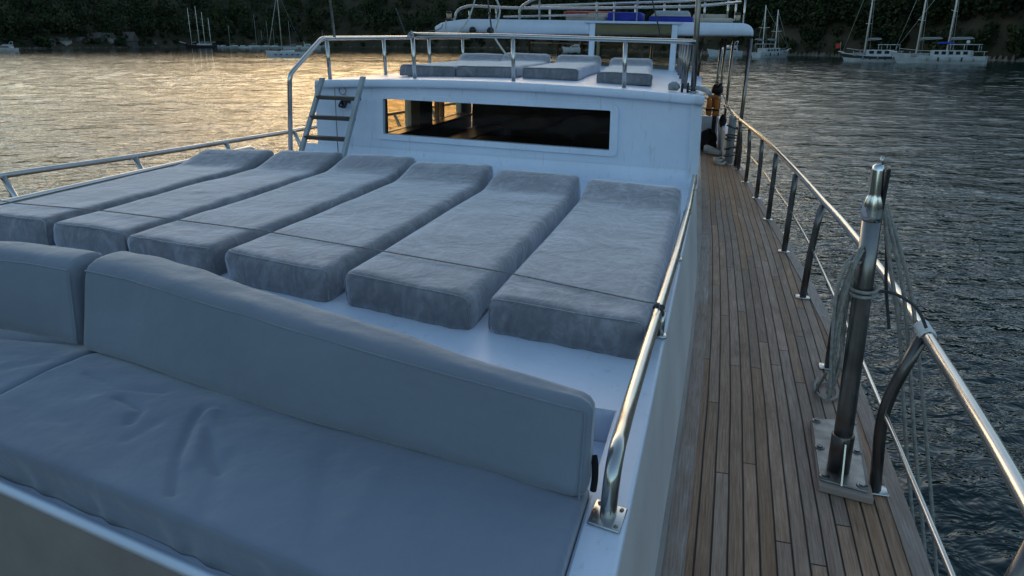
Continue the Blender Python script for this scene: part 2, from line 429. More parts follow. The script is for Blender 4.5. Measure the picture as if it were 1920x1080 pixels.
# right and left coaming arms that run forward beside the seat
def coaming(xa, xb, xf, name):
    bm = bmesh.new(); rings = []
    for i in range(19):
        y = .75+(1.9-.75)*i/18; xo = xf(y); s = 1 if xa > xb else -1
        pr = [(xo-.03*s, 0), (xa-.03*s, .55), (xa-.004*s, .60), (xa, .651), (xa-.003*s, .657), (xa-.010*s, .66), (xb+.006*s, .66), (xb, .655), (xb, .0)]
        rings.append([bm.verts.new((x, y, z)) for x, z in pr])
    for A, B in zip(rings, rings[1:]):
        for k in range(len(A)): bm.faces.new((A[k], A[(k+1) % len(A)], B[(k+1) % len(A)], B[k]))
    bm.faces.new(rings[0][::-1]); bm.faces.new(rings[-1])
    return link(name, bm, M['white'], yacht, False)
coaming(XR, -.196, xin, 'coaming')
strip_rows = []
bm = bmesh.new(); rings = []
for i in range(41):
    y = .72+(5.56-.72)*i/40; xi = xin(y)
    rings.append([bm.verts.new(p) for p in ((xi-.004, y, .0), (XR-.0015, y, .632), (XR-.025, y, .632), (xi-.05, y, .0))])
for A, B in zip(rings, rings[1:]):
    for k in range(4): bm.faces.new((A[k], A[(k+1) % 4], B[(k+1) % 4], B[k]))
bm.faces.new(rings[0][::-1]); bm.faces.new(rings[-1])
link('coaming_side', bm, M['side_grey'], yacht, False)
coaming(XL, XL+.096, lambda y: XL-.09, 'coaming')
def fy(x, right, mid):           # seat lines run in a shallow V about the centre line
    t = abs(x-XC)/1.68; return mid+(right-mid)*t
def vbox(x0, x1, ya, yb, z0, z1, n=12, bev=0):
    bm = bmesh.new(); rings = []
    for i in range(n+1):
        x = x0+(x1-x0)*i/n; a, b = ya(x), yb(x)
        rings.append([bm.verts.new(p) for p in ((x,a,z0),(x,b,z0),(x,b,z1),(x,a,z1))])
    for A, B in zip(rings, rings[1:]):
        for k in range(4): bm.faces.new((A[k], A[(k+1) % 4], B[(k+1) % 4], B[k]))
    bm.faces.new(rings[0][::-1]); bm.faces.new(rings[-1])
    if bev:
        es = [e for e in bm.edges if len(e.link_faces) == 2 and e.calc_face_angle() > 1.2]
        bmesh.ops.bevel(bm, geom=es, offset=bev, segments=2, affect='EDGES')
    return bm
bench_front = lambda x: fy(x, .93, 1.265)
link('bench_panel', vbox(XL+.1, -.2, bench_front, lambda x: bench_front(x)+.03, 0, .555), M['panel'], yacht, False)
link('bench_top', vbox(XL+.1, -.2, lambda x: bench_front(x)+.032, lambda x: 1.895, .2, .556), M['white'], yacht, False)
link('bench_rim', vbox(XL+.1, -.2, lambda x: bench_front(x)-.009, lambda x: bench_front(x)+.013, .557, .579, 12, .006), M['white'], yacht)

# saloon cabin ------------------------------------------------------
def fy_wall(x): return 5.5-.06*(x+.1)
def roof_z(x): return 1.293+.042*(1-min(1, ((x+1.65)/1.5)**2))
RX = lambda y: -.105-.065*(y-5.45)       # right edge of the roof
saloon = link('saloon_cabin', hex_bm([(-3.14,9.55,.02),(-.36,9.55,.02),(-.36,9.62,.02),(-3.14,9.62,.02),(-3.12,9.55,1.25),(-.36,9.55,1.25),(-.36,9.62,1.25),(-3.12,9.62,1.25)]), M['dark_wood'], yacht, False)
# front wall with the wide window cut out
def wallp(x, z, d=0): return (x, fy_wall(x)+d, z)
def framed_wall(outer, inner, d0, d1):
    """ring of 4-sided panels between outer and inner rectangles, extruded from depth d0 to d1"""
    bm = bmesh.new(); q = {}
    for nm, pts in (('o', outer), ('i', inner)):
        for d in (0, 1): q[nm, d] = [bm.verts.new(wallp(x, z, (d0, d1)[d])) for x, z in pts]
    n = len(outer)
    for k in range(n):
        j = (k+1) % n
        bm.faces.new((q['o',0][k], q['o',0][j], q['i',0][j], q['i',0][k]))
        bm.faces.new((q['o',1][k], q['i',1][k], q['i',1][j], q['o',1][j]))
        bm.faces.new((q['i',0][k], q['i',0][j], q['i',1][j], q['i',1][k]))
        bm.faces.new((q['o',0][k], q['o',1][k], q['o',1][j], q['o',0][j]))
    return bm
win = [(-2.600,.892),(-.750,.878),(-.757,1.164),(-2.592,1.168)]
def rrect(pts, r, n=5):
    P = [Vector((x, z, 0)) for x, z in pts]; out = []
    for i in range(4):
        a, b, c = P[i-1], P[i], P[(i+1) % 4]
        p0 = b+(a-b).normalized()*r; p1 = b+(c-b).normalized()*r
        for k in range(n+1):
            t = k/n; v = p0*(1-t)**2+b*2*t*(1-t)+p1*t*t; out.append((v.x, v.y))
    return out
wall_out = [(-3.235,.5),(-.110,.5),(-.137,1.284),(-3.185,1.284)]
front = link('front_wall', framed_wall(wall_out, win, 0, .05), M['white'], yacht, False)
# raised surround, its rounded outer edge standing proud
w_out = rrect([(-2.662,.850),(-.690,.836),(-.700,1.206),(-2.650,1.204)], .05)
w_in = rrect(win, .012)
fr = framed_wall(w_out, w_in, -.022, .0025)
link('window_frame', fr, M['white'], front, False)
link('window_pane', poly_bm([wallp(x, z, .02) for x, z in win], [(0,1,2,3)]), M['glass'], front, False)
# cove where the wall meets the coachroof
bm = bmesh.new(); rings = []
for i in range(25):
    x = -3.35+(3.225)*i/24; r = []
    for k in range(9):
        a = k/8*math.pi/2; r.append(bm.verts.new(wallp(x, .659+.115*(1-math.sin(a)), -.004-.16*(1-math.cos(a)))))
    rings.append(r)
for A, B in zip(rings, rings[1:]):
    for k in range(8): bm.faces.new((A[k], A[k+1], B[k+1], B[k]))
link('wall_cove', bm, M['white'], front)
# corner post on the right, a chamfered batten
link('corner_post', hex_bm([(-.168,5.470,.645),(-.092,5.515,.645),(-.094,5.60,.645),(-.16,5.60,.645),(-.192,5.470,1.262),(-.117,5.515,1.262),(-.119,5.60,1.262),(-.18,5.60,1.262)], .004), M['white'], front, False)
# side walls
def side_wall(pts0, pts1, name, mat, par):
    return link(name, hex_bm([*pts0, *pts1]), mat, par, False)
# right wall follows the deck edge
side_wall([(-.165,5.56,0),(-.105,5.53,0),(xin(9.6)-.05,9.6,0),(xin(9.6)-.12,9.6,0)], [(-.19,5.56,1.255),(-.128,5.53,1.255),(xin(9.6)-.10,9.6,1.255),(xin(9.6)-.16,9.6,1.255)], 'side_wall', M['white'], saloon)
# left wall in pieces round its two windows
def lw(y0, y1, z0, z1, name, mat=None, xo=-3.23, t=.07):
    return link(name, box(xo, xo+t, y0, y1, z0, z1), mat or M['white'], saloon, False)
lw(5.70, 9.62, .0, .735, 'side_wall'); lw(5.70, 9.62, 1.17, 1.255, 'side_wall')
lw(5.70, 6.62, .736, 1.169, 'side_wall'); lw(7.56, 7.93, .736, 1.169, 'side_wall'); lw(9.2, 9.62, .736, 1.169, 'side_wall')
for y0, y1 in ((6.62, 7.56), (7.93, 9.2)):
    link('window_pane', poly_bm([(-3.2,y0,.735),(-3.2,y1,.735),(-3.2,y1,1.17),(-3.2,y0,1.17)], [(0,1,2,3)]), M['amber_glass'], saloon, False)
for yb in (8.38, 8.55): link('mullion', box(-3.21,-3.16,yb,yb+.035,.737,1.168), M['jamb_wood'], saloon, False)
link('window_jamb', box(-3.158,-3.02,6.60,6.66,.70,1.18), M['jamb_wood'], saloon, False)
link('window_sill', box(-3.158,-3.02,6.68,9.25,.70,.728), M['dark_wood'], saloon, False)
link('window_post', box(-3.158,-3.06,7.56,7.93,.73,1.2), M['dark_wood'], saloon, False)
link('lining', box(-3.150,-.38,5.76,9.54,.06,.10), M['dark_wood'], saloon, False)
link('lining', hex_bm([(-.26,5.62,.11),(-.235,5.62,.11),(-.33,9.54,.11),(-.355,9.54,.11),(-.26,5.62,1.24),(-.235,5.62,1.24),(-.345,9.54,1.24),(-.37,9.54,1.24)]), M['dark_wood'], saloon, False)
link('headliner', box(-3.15,-.40,5.76,9.54,1.240,1.2455), M['dark_wood'], saloon, False)
link('saloon_table', box(-2.4,-1.4,6.6,7.7,.62,.66,.01), M['dark_wood'], saloon, False)
link('saloon_bench', box(-3.0,-2.6,6.4,9.3,.1,.58,.03), M['dark_wood'], saloon, False)
link('door_panel', box(-1.0,-.5,9.50,9.545,.1,1.2), M['dark_wood'], saloon, False)
link('wall_lamp', box(-.86,-.80,9.46,9.498,1.0,1.05,.01), M['lamp_glass'], saloon, False)
# roof slab with cambered top, rounded front lip
bm = bmesh.new(); top, bot = [], []
ny = 26
prof = [(.03,-.062),(.006,-.058),(0,-.045),(0,-.016),(.006,-.004),(.02,0)]
grid = []
for i in range(29):
    t = i/28
    row = []
    def edge(y): return RX(y), -3.19+.03*(y-5.6)
    for j, (dy, dz) in enumerate(prof):
        xr, xl = RX(5.45), -3.19
        x = xl+(xr-xl)*t; y = 5.45-.06*(x+.1)+dy
        row.append((x, y, roof_z(x)+dz))
    for j in range(1, ny+1):
        yb = 5.47+(11.4-5.47)*j/ny; xr, xl = RX(yb), -3.19+.045*(yb-5.6)
        x = xl+(xr-xl)*t; x0 = -3.19+(RX(5.45)+3.19)*t
        row.append((x, 5.47-.06*(x+.1)*(1-j/ny)+(11.4-5.47)*j/ny, roof_z(x0)))
    row.append((row[-1][0], row[-1][1], row[-1][2]-.06))
    grid.append([bm.verts.new(p) for p in row])
for A, B in zip(grid, grid[1:]):
    for k in range(len(A)-1): bm.faces.new((A[k], A[k+1], B[k+1], B[k]))
    bm.faces.new((A[-1], A[0], B[0], B[-1]))
bm.faces.new(grid[0]); bm.faces.new(grid[-1][::-1])
bmesh.ops.bevel(bm, geom=[e for e in bm.edges if len(e.link_faces) == 2 and e.calc_face_angle(0) > 1.3 and abs((e.verts[0].co-e.verts[1].co).y) > .1 and max(v.co.z for v in e.verts) > 1.28], offset=.012, segments=3, affect='EDGES')
roof = link('cabin_roof', bm, M['white'], yacht)

# steel work --------------------------------------------------------
def post(a, b, r, parent, name='stanchion', flange=None):
    o = link(name, tube([a, b], r, 10), M['steel'], parent)
    return o
def disc(c, r, h, seg=20, bev=True):
    bm = bmesh.new()
    add_tube(bm, [(c[0],c[1],c[2]), (c[0],c[1],c[2]+h*.6), (c[0],c[1],c[2]+h)], [r, r, r*.8], seg); return bm
# outer guard rail, right: tube, thin mid rail, cranked stanchions
RAIL_R = [(-1.5,.52),(.4,.70),(1.73,.77),(2.38,.795),(3.15,.805),(3.79,.795),(4.65,.765),(5.2,.728),(6.4,.662),(7.6,.582),(8.67,.497),(9.68,.39),(11.0,.25),(12.1,.10)]
def xrail(y): return smooth_interp(RAIL_R, y)
STY = [.4, 1.6, 2.808, 4.0, 5.196, 6.404, 7.605, 8.673, 9.677, 10.62]
STX = [.70, .72, .738, .707, .683, .642, .573, .50, .408, .33]
rail = link('guard_rail', tube([(xrail(y), y, .665) for y in np.linspace(-1.5, 11.0, 80)]+[(.17,11.6,.70),(.08,12.3,.72)], .0215, 14), M['steel'], yacht)
mid = [(y, x) for y, x in zip(STY, [.68,.70,.706,.705,.690,.645,.574,.50,.41,.33])]
link('mid_rail', tube([(smooth_interp(mid, y)+.012, y, .335) for y in np.linspace(-.5, 11.0, 70)], .0095, 10), M['steel'], rail)
for y, x in zip(STY, STX):
    xm = smooth_interp(mid, y); xt = xrail(y)
    pts = arc_corner([(x, y, .004), (xm, y, .36), (xt-.012, y, .652)], .13, 6)
    s = link('stanchion', tube(pts, .0225, 12), M['dark_steel'], rail)
    link('base_plate', hex_bm([(x-.05,y-.04,.002),(x+.045,y-.04,.002),(x+.045,y+.04,.002),(x-.05,y+.04,.002),(x-.05,y-.04,.011),(x+.045,y-.04,.011),(x+.045,y+.04,.011),(x-.05,y+.04,.011)], .004), M['steel'], rail)
# outer guard rail, left
RAIL_L = [(1.5,-4.92),(3.0,-4.88),(4.09,-4.81),(5.19,-4.60),(6.23,-4.47),(7.16,-4.37),(7.61,-4.34),(10,-4.12),(12.5,-3.95)]
rail_l = link('guard_rail', tube([(smooth_interp(RAIL_L, y), y, .66) for y in np.linspace(1.5, 12.4, 70)], .0215, 14), M['steel'], yacht)
for y in (2.95, 4.1, 5.14, 6.17, 7.2, 8.3, 9.4, 10.5, 11.6):
    xt = smooth_interp(RAIL_L, y); xb = xt+.12
    link('stanchion', tube(arc_corner([(xb, y+.02, 0), (xb+.02, y+.02, .34), (xt+.01, y, .65)], .13), .0215, 12), M['steel'], rail_l)
link('mid_rail', tube([(smooth_interp(RAIL_L, y)+.13, y, .335) for y in np.linspace(1.6, 12, 40)], .0095, 8), M['steel'], rail_l)
# low grab rails on the coachroof edges
def grab(sx, name):
    X = (lambda x: x) if sx > 0 else (lambda x: 2*XC - x - .0)
    pts = spline([(X(-.144),1.40,.665),(X(-.1435),1.402,.71),(X(-.142),1.416,.762),(X(-.141),1.465,.795),(X(-.142),1.55,.790),(X(-.1445),1.74,.768),(X(-.140),2.1,.761)], 6) + arc_corner([(X(-.133),2.5,.760),(X(-.118),3.3,.758),(X(-.110),4.3,.758),(X(-.118),5.36,.758),(X(-.118),5.38,.70)], .06, 6)
    pts = [pts[0]]+[p for p in pts[1:]]
    g = link(name, tube(pts, .0185, 14), M['steel'], yacht)
    if sx > 0:
        bp = hex_bm([(-.184,1.36,.661),(-.112,1.345,.661),(-.105,1.435,.661),(-.178,1.452,.661),(-.184,1.36,.668),(-.112,1.345,.668),(-.105,1.435,.668),(-.178,1.452,.668)], .003)
        link('base_plate', bp, M['steel'], g)
        for (bx, by) in ((-.172,1.372),(-.122,1.360),(-.117,1.424),(-.168,1.437)):
            link('bolt', disc((bx,by,.668), .005, .003, 8), M['dull_steel'], g)
    for y in (2.497, 3.512, 4.576, 5.38):
        link('stanchion', tube([(X(-.119), y, .66), (X(-.119), y, .755)], .012, 10), M['steel'], g)
        x = X(-.119)
        link('foot', box(x-.028, x+.022, y-.022, y+.022, .6605, .672, .004), M['steel'], g)
    return g
grab_r = grab(1, 'grab_rail'); grab_l = grab(-1, 'grab_rail')

# roof rail ---------------------------------------------------------
def ry(x): return 5.65-.06*(x+.1)
roof_rail = link('roof_rail', tube(arc_corner([(-2.40,ry(-2.4),1.657),(-1.553,5.737,1.660),(-.714,5.687,1.652),(-.215,5.66,1.648),(-.30,6.6,1.640),(-.50,9.3,1.635)], .06), .0175, 12), M['steel'], yacht)
for x, zb, zt in ((-2.379,1.316,1.655),(-1.546,1.325,1.658),(-.691,1.31,1.65)):
    p = link('stanchion', tube([(x,ry(x),zb-.005),(x-.012,ry(x),zt)], .0155, 12), M['steel'], roof_rail)
    link('flange', disc((x,ry(x),zb+.002), .042, .008), M['steel'], roof_rail)
for y in (6.2, 7.0, 7.8, 8.6, 9.3):
    x = -.235-.078*(y-5.66)+.0
    link('stanchion', tube([(x, y, 1.28),(x+.008, y, 1.64)], .0135, 10), M['dull_steel'], roof_rail)
# left roof rail and boarding handrail by the ladder
lrail = link('boarding_rail', tube(arc_corner([(-3.197,5.2,.66),(-3.15,5.2,1.352),(-3.15,5.72,1.614),(-3.05,7.2,1.63),(-2.96,8.9,1.64)], .05), .0175, 12), M['steel'], yacht)
for y, x, zb in ((5.80,-3.15,1.285),(6.75,-3.08,1.29),(7.75,-3.02,1.29),(8.7,-2.97,1.29)):
    link('stanchion', tube([(x+.012,y,zb),(x,y,1.62)], .0155, 10), M['steel'], lrail)
link('flagstaff', tube([(-3.13,5.9,1.61),(-3.155,5.9,1.93),(-3.19,5.9,2.5)], .011, 10), M['dull_steel'], lrail)
# ladder
lad = link('ladder', hex_bm([(-3.155,5.17,.66),(-3.125,5.17,.66),(-3.125,5.215,.66),(-3.155,5.215,.66),(-3.03,5.43,1.325),(-3.0,5.43,1.325),(-3.0,5.475,1.325),(-3.03,5.475,1.325)], .003), M['ladder_paint'], yacht, False)
link('stringer', hex_bm([(-2.775,5.15,.66),(-2.745,5.15,.66),(-2.745,5.20,.66),(-2.775,5.20,.66),(-2.675,5.41,1.345),(-2.645,5.41,1.345),(-2.645,5.46,1.345),(-2.675,5.46,1.345)], .003), M['ladder_paint'], lad, False)
for z, x0, x1 in ((1.178,-3.04,-2.685),(1.03,-3.07,-2.71),(.88,-3.10,-2.735)):
    y = 5.17+(z-.66)*.39
    link('rung', box(x0, x1, y, y+.07, z-.014, z+.014, .004), M['rung_wood'], lad, False)
# tall shroud pole at the right front corner of the roof, and wires
shroud = link('awning_pole', tube([(-.195,5.72,1.285),(-.21,5.72,1.70),(-.255,5.72,2.9)], .02, 12), M['dull_steel'], yacht)
link('flange', disc((-.195,5.72,1.30), .04, .01), M['steel'], shroud)

# helm windscreen and hard top -------------------------------------
helm = link('windscreen', hex_bm([(-1.72,9.75,1.842),(-.55,9.75,1.842),(-.55,9.9,1.842),(-1.72,9.9,1.842),(-1.74,9.74,1.868),(-.53,9.74,1.868),(-.53,9.92,1.868),(-1.74,9.92,1.868)], .004), M['white'], yacht, False)
for x0, x1 in ((-1.665,-1.595), (-.655,-.585)):
    link('frame_post', box(x0, x1, 9.77, 9.86, 1.25, 1.841, .006), M['white'], helm, False)
link('frame_post', box(-1.575,-1.535,9.83,9.87,1.25,1.841,.004), M['liner'], helm, False)
link('pane', box(-1.594,-.656,9.785,9.79,1.26,1.84), M['clear_vinyl'], helm, False)
link('blind', box(-1.592,-.658,9.792,9.797,1.735,1.838), M['liner'], helm, False)
def can_top(x):
    t = (x+1.72)/2.02; return 1.868+.005*(x+1.7) - .0*t
def canopy_mesh():
    bm = bmesh.new(); rings = []
    n = 48; xl, xr = -3.73, .30
    for i in range(n+1):
        x = xl+(xr-xl)*(.5-.5*math.cos(math.pi*i/n))
        zb = 1.688+(.036)*(x-xl)/(xr-xl)
        zt = 1.868 if x < -.0 else 1.868
        dl, dr = x-xl, xr-x
        zt = 1.868+.004*math.sin((x-xl)/(xr-xl)*3.14)
        if dr < .15: zt -= .105*(1-math.sqrt(max(0, 1-((.15-dr)/.15)**2)))
        if dl < .5: zt -= .065*(1-dl/.5)**1.6+.03*max(0, 1-dl/.08)
        if dl < .4: pass
        r = []
        for (dy, k) in ((.03,0),(0,.12),(0,.5),(.0,.85),(.035,1.0)):
            r.append(bm.verts.new((x, 9.8+dy, zb+(zt-zb)*k)))
        for y in (10.8, 12.2, 14.0): r.append(bm.verts.new((x, y, zt+.01)))
        for y in (14.0, 12.2, 10.8): r.append(bm.verts.new((x, y, zb+.03)))
        rings.append(r)
    for A, B in zip(rings, rings[1:]):
        m_ = len(A)
        for k in range(m_): bm.faces.new((A[k], A[(k+1) % m_], B[(k+1) % m_], B[k]))
    bm.faces.new(rings[0][::-1]); bm.faces.new(rings[-1])
    return bm
canopy = link('hard_top', canopy_mesh(), M['white'], yacht)
link('headliner', hex_bm([(-3.6,9.9,1.706),(.18,9.9,1.740),(.18,13.9,1.740),(-3.6,13.9,1.706),(-3.6,9.9,1.712),(.18,9.9,1.746),(.18,13.9,1.746),(-3.6,13.9,1.712)]), M['liner'], canopy, False)
for (x, y, zb, r) in ((.30,11.0,0,.026),(.10,13.6,.2,.022),(-.085,12.75,.5,.018),(-.32,10.6,1.2,.018),(-.02,13.0,.4,.02),(-.55,13.0,.4,.02),(-2.1,13.2,.4,.02),(-2.25,12.5,.4,.02),(-2.75,13,.4,.02),(-3.55,13,.2,.022),(-3.05,12.2,.3,.018),(-1.25,13.8,.3,.022)):
    link('support_post', tube([(x,y,zb),(x+.012,y,1.70)], r, 12), M['dull_steel'], canopy)
link('helm_rail', tube([(-3.2,12.9,1.36),(-1.0,12.9,1.36)], .015, 8), M['steel'], canopy)
link('helm_rail', tube([(-3.2,12.9,1.58),(-1.0,12.9,1.58)], .015, 8), M['steel'], canopy)
for x, z in ((-3.19,1.79),(-2.95,1.79)):
    bm = bmesh.new(); bmesh.ops.create_uvsphere(bm, u_segments=14, v_segments=10, radius=.045)
    bmesh.ops.translate(bm, verts=bm.verts, vec=(x, 9.745, z-.06))
    s = link('spotlight', bm, M['black'], canopy)
link('light_bar', box(-3.36,-2.98,9.72,9.79,1.690,1.708,.004), M['black'], canopy, False)
# running lights on the ends of the hard top
for x, z in ((-3.60,1.84), (.10,1.866)):
    b = link('running_light', box(x-.05,x+.05,9.95,10.06,z-.01,z+.035,.01), M['black'], canopy, False)
    link('lens', tube([(x,9.99,z+.033),(x,9.99,z+.10)], .034, 14), M['lamp_glass'], canopy)
    link('cap', tube([(x,9.99,z+.10),(x,9.99,z+.115),(x,9.99,z+.125)], [.04,.04,.02], 14), M['black'], canopy)
# rails of the flying bridge on the hard top
fr_ = link('flybridge_rail', tube(arc_corner([(-3.50,9.9,1.84),(-3.46,9.9,1.98),(-3.30,9.9,2.035),(-2.75,9.95,2.015),(-1.9,10.0,2.022),(-1.2,10.0,2.035),(-.45,10.0,2.055),(-.10,10.05,2.09),(.12,10.4,2.13)], .12, 8), .0165, 12), M['steel'], yacht)
link('lower_rail', tube([(-2.85,10.0,1.905),(-2.3,10.0,1.925),(-1.75,10.0,1.945)], .013, 10), M['steel'], fr_)
link('upper_rail', tube([(-2.6,10.5,2.06),(-1.6,10.5,2.10),(-.6,10.5,2.14),(.05,10.5,2.17)], .015, 10), M['steel'], fr_)
link('arch', tube(arc_corner([(-2.62,9.95,1.87),(-2.62,9.95,2.02),(-2.45,9.95,2.12),(-2.3,9.95,2.16)], .14, 8), .017, 12), M['steel'], fr_)
for x, y, zt in ((-3.38,10.2,1.98),(-3.22,10.6,2.03),(-2.93,9.95,2.02),(-2.36,9.97,2.4),(-2.27,10.2,2.02),(-1.62,10.0,2.1),(-1.40,10.0,2.1),(-1.12,10.05,2.6),(-.80,10.3,2.1),(-.62,10.4,2.1),(-.30,10.3,2.12),(-.02,10.6,2.18),(.08,11.0,2.2),(.20,11.4,2.2),(-1.2,10.6,2.1)):
    link('stanchion', tube([(x,y,1.865),(x-.006,y,zt)], .0125, 10), M['steel'], fr_)
# davit post on the right side deck --------------------------------
plank_pad = [(.520,2.735),(.712,2.695),(.745,3.345),(.545,3.300)]
dav = link('davit', tube([(.6005,2.86,.18),(.597,2.86,.30),(.578,2.86,.80),(.566,2.86,1.075)], [.0350,.0348,.0335,.0325], 24), M['dull_steel'], yacht)
link('pad', hex_bm([(*p,.002) for p in plank_pad]+[(*p,.030) for p in plank_pad], .004), M['teak_trim'], dav, False)
pl = [(.527,2.765),(.692,2.725),(.738,3.325),(.548,3.285)]
link('base_plate', hex_bm([(*p,.0305) for p in pl]+[(*p,.040) for p in pl], .003), M['plate_steel'], dav, False)
link('sleeve', tube([(.604,2.86,.040),(.601,2.86,.195),(.6005,2.86,.20)], [.0425,.0425,.039], 24), M['dark_steel'], dav)
link('gusset', hex_bm([(.598,2.735,.04),(.604,2.735,.04),(.604,2.81,.04),(.598,2.81,.04),(.598,2.79,.19),(.604,2.79,.19),(.604,2.81,.19),(.598,2.81,.19)]), M['steel'], dav, False)
for bx, by in ((.545,2.79),(.678,2.76),(.552,3.02),(.70,3.03),(.566,3.265),(.72,3.295)):
    bm = bmesh.new(); add_tube(bm, [(bx,by,.040),(bx,by,.050)], .013, 6)
    link('bolt', bm, M['dull_steel'], dav, False)
    link('washer', disc((bx,by,.0402), .021, .004, 16), M['dull_steel'], dav)
# polished paddle head with a pin
bm = bmesh.new(); rings = []
prof = [(1.055,.0335,.0335),(1.07,.0375,.033),(1.095,.0385,.031),(1.12,.036,.029),(1.14,.028,.025),(1.155,.0235,.0225),(1.235,.0215,.021),(1.25,.018,.017),(1.257,.010,.010)]
prof_old = [(1.068,.040,.040),(1.085,.045,.043),(1.11,.045,.040),(1.14,.039,.034),(1.155,.030,.029),(1.17,.027,.027),(1.235,.026,.025),(1.252,.022,.021),(1.258,.012,.012)]
for z, a, b in prof:
    cx = .566-.0135*(z-1.07)/.3; rings.append([bm.verts.new((cx+a*math.cos(t), 2.86+b*math.sin(t), z)) for t in np.linspace(0, 2*math.pi, 25)[:-1]])
for A, B in zip(rings, rings[1:]):
    for k in range(24): bm.faces.new((A[k], A[(k+1) % 24], B[(k+1) % 24], B[k]))
bm.faces.new(rings[0][::-1]); bm.faces.new(rings[-1])
link('head', bm, M['polished'], dav)
link('sheave_cheek', box(.586,.597,2.84,2.88,1.09,1.245,.005), M['black'], dav, False)
link('pin', tube([(.566,2.86,1.25),(.566,2.86,1.285)], .006, 10), M['steel'], dav)
# bulwark step at the far end of the side deck
bul = link('bulwark', hex_bm([(-.42,12.95,0),(.02,12.95,0),(.02,13.05,0),(-.42,13.05,0),(-.42,12.95,.49),(-.01,12.95,.49),(-.01,13.05,.49),(-.42,13.05,.49)], .005), M['white'], yacht, False)
link('side_board', hex_bm([(.03,12.9,0),(.075,12.92,0),(.22,11.3,0),(.17,11.28,0),(.0,12.9,.48),(.05,12.92,.48),(.20,11.3,.36),(.15,11.28,.36)], .005), M['white'], bul, False)
link('cap', hex_bm([(-.01,12.9,.482),(.08,12.92,.482),(.235,11.3,.362),(.14,11.28,.362),(-.01,12.9,.502),(.08,12.92,.502),(.235,11.3,.382),(.14,11.28,.382)], .004), M['white'], bul, False)
# hook, cleat and wire on the cabin front behind the ladder
link('wire', tube([(-3.0,5.61,1.24),(-3.0,5.61,.70)], .004, 6), M['dull_steel'], front)
link('lock_ring', tube([(-2.955+.03*math.cos(a), 5.655, 1.215+.03*math.sin(a)) for a in np.linspace(0,2*math.pi,17)[:-1]], .003, 6, True), M['dull_steel'], front)

# ------------------------------------------------------------------ LOOSE THINGS ON THE YACHT
def mattress(name, x0, x1, yf0, yf1, yb0, yb1, zb, th, pil, label, group, seed, ncol=(14, 56, 4), raise_len=.42, shear=0.):
    root = empty(name, ((x0+x1)/2, (yf0+yf1+yb0+yb1)/4, zb), label, 'mattress', group)
    ox, oy, oz = root.location
    w = x1-x0; l = (yb0+yb1-yf0-yf1)/2
    rs = np.random.default_rng(seed); ph = rs.uniform(0, 100, 3)
    wob = rs.uniform(-.012, .012, 8)
    def f(p):
        u, v, k = (p+1)/2
        x = x0+w*u + shear*v + wob[0]*math.sin(v*6+ph[0]) * (.6)
        yf = yf0+(yf1-yf0)*u; yb = yb0+(yb1-yb0)*u
        y = yf+(yb-yf)*v
        d = (1-v)*l
        s = max(0, min(1, (raise_len-d)/raise_len)); s = s*s*(3-2*s)
        hd = pil*s
        t = th*(1+.02*math.sin(9*v+ph[1]))
        z = zb+k*(t+hd)
        # lean of the front border and soft slump
        n1 = noise.noise(Vector((x*3.1+ph[0], y*3.1, k*2)))
        n2 = noise.noise(Vector((x*9+ph[1], y*5, k*5)))
        n3 = noise.noise(Vector((x*21+ph[2], y*13, k*9)))
        if k > .9: z += .006*n1+.003*n2+.0012*n3 - .008*(1-(2*u-1)**2)*0
        side = 1 if (k < .95) else 0
        y += (.006*n1+.003*n2)*side if v < .5 else 0
        x += (.005*n1+.002*n2)*side
        # vertical puckers on the front border
        if v < .02: y += .007*math.sin(x*55+ph[2]+3*n2)*(1-k)*(.5+n1)
        return (x-ox, y-oy, z-oz)
    bm = rounded(f, ncol, (w, l, th), np.array([.034, .040, .028]), True)
    link('cushion', bm, M['velvet'], root)
    # piping round the top edge at the front and the sides
    pts = []
    for u, v, k in [(.012,.010,.04),(.010,.009,.3),(.010,.009,.6),(.016,.010,.84),(.05,.009,.93),(.12,.006,.95),(.3,.006,.95),(.5,.006,.95),(.7,.006,.95),(.88,.006,.95),(.95,.009,.93),(.984,.010,.84),(.990,.009,.6),(.990,.009,.3),(.988,.010,.04)]:
        pts.append(f(np.array([u*2-1, v*2-1, k*2-1])))
    link('piping', tube(spline(pts, 6), .0034, 6), M['velvet'], root)
    return root
GM = 'sun mattresses laid side by side on the foredeck'
MX = [(-3.50,-3.02,2.76,2.73,4.60,4.74),(-2.975,-2.515,2.73,2.67,4.74,4.82),(-2.475,-1.985,2.635,2.555,4.79,4.86),
      (-1.925,-1.385,2.555,2.44,4.66,4.72),(-1.325,-.775,2.455,2.325,4.60,4.54),(-.715,-.155,2.35,2.265,4.44,4.34)]
LAB = ['grey velvet sun mattress at the left coaming rail, farthest from the side deck',
       'grey velvet sun mattress second from the left rail, its head below the ladder',
       'grey velvet sun mattress with head below the left end of the cabin window',
       'grey velvet sun mattress with head under the middle of the cabin window',
       'grey velvet sun mattress second from the right rail, behind the long backrest',
       'grey velvet sun mattress beside the right grab rail, nearest the teak side deck']
for i, (a, l) in enumerate(zip(MX, LAB)):
    mattress('sun_mattress', *a, .662, .128, .075, l, GM, 20+i)
GR = 'sun mattresses on the cabin roof'
RM = [(-2.66,-2.16,6.12,6.12,7.9,7.95,'grey roof mattress at the left end of the row, behind the left front rail post'),
      (-2.145,-1.64,6.12,6.14,7.95,8.0,'grey roof mattress left of the middle rail post, second from the left'),
      (-1.59,-1.13,6.14,6.14,8.0,8.0,'grey roof mattress right of the middle rail post, third from the left'),
      (-.965,-.525,6.06,6.04,8.0,7.95,'grey roof mattress in front of the helm windscreen, apart from the others')]
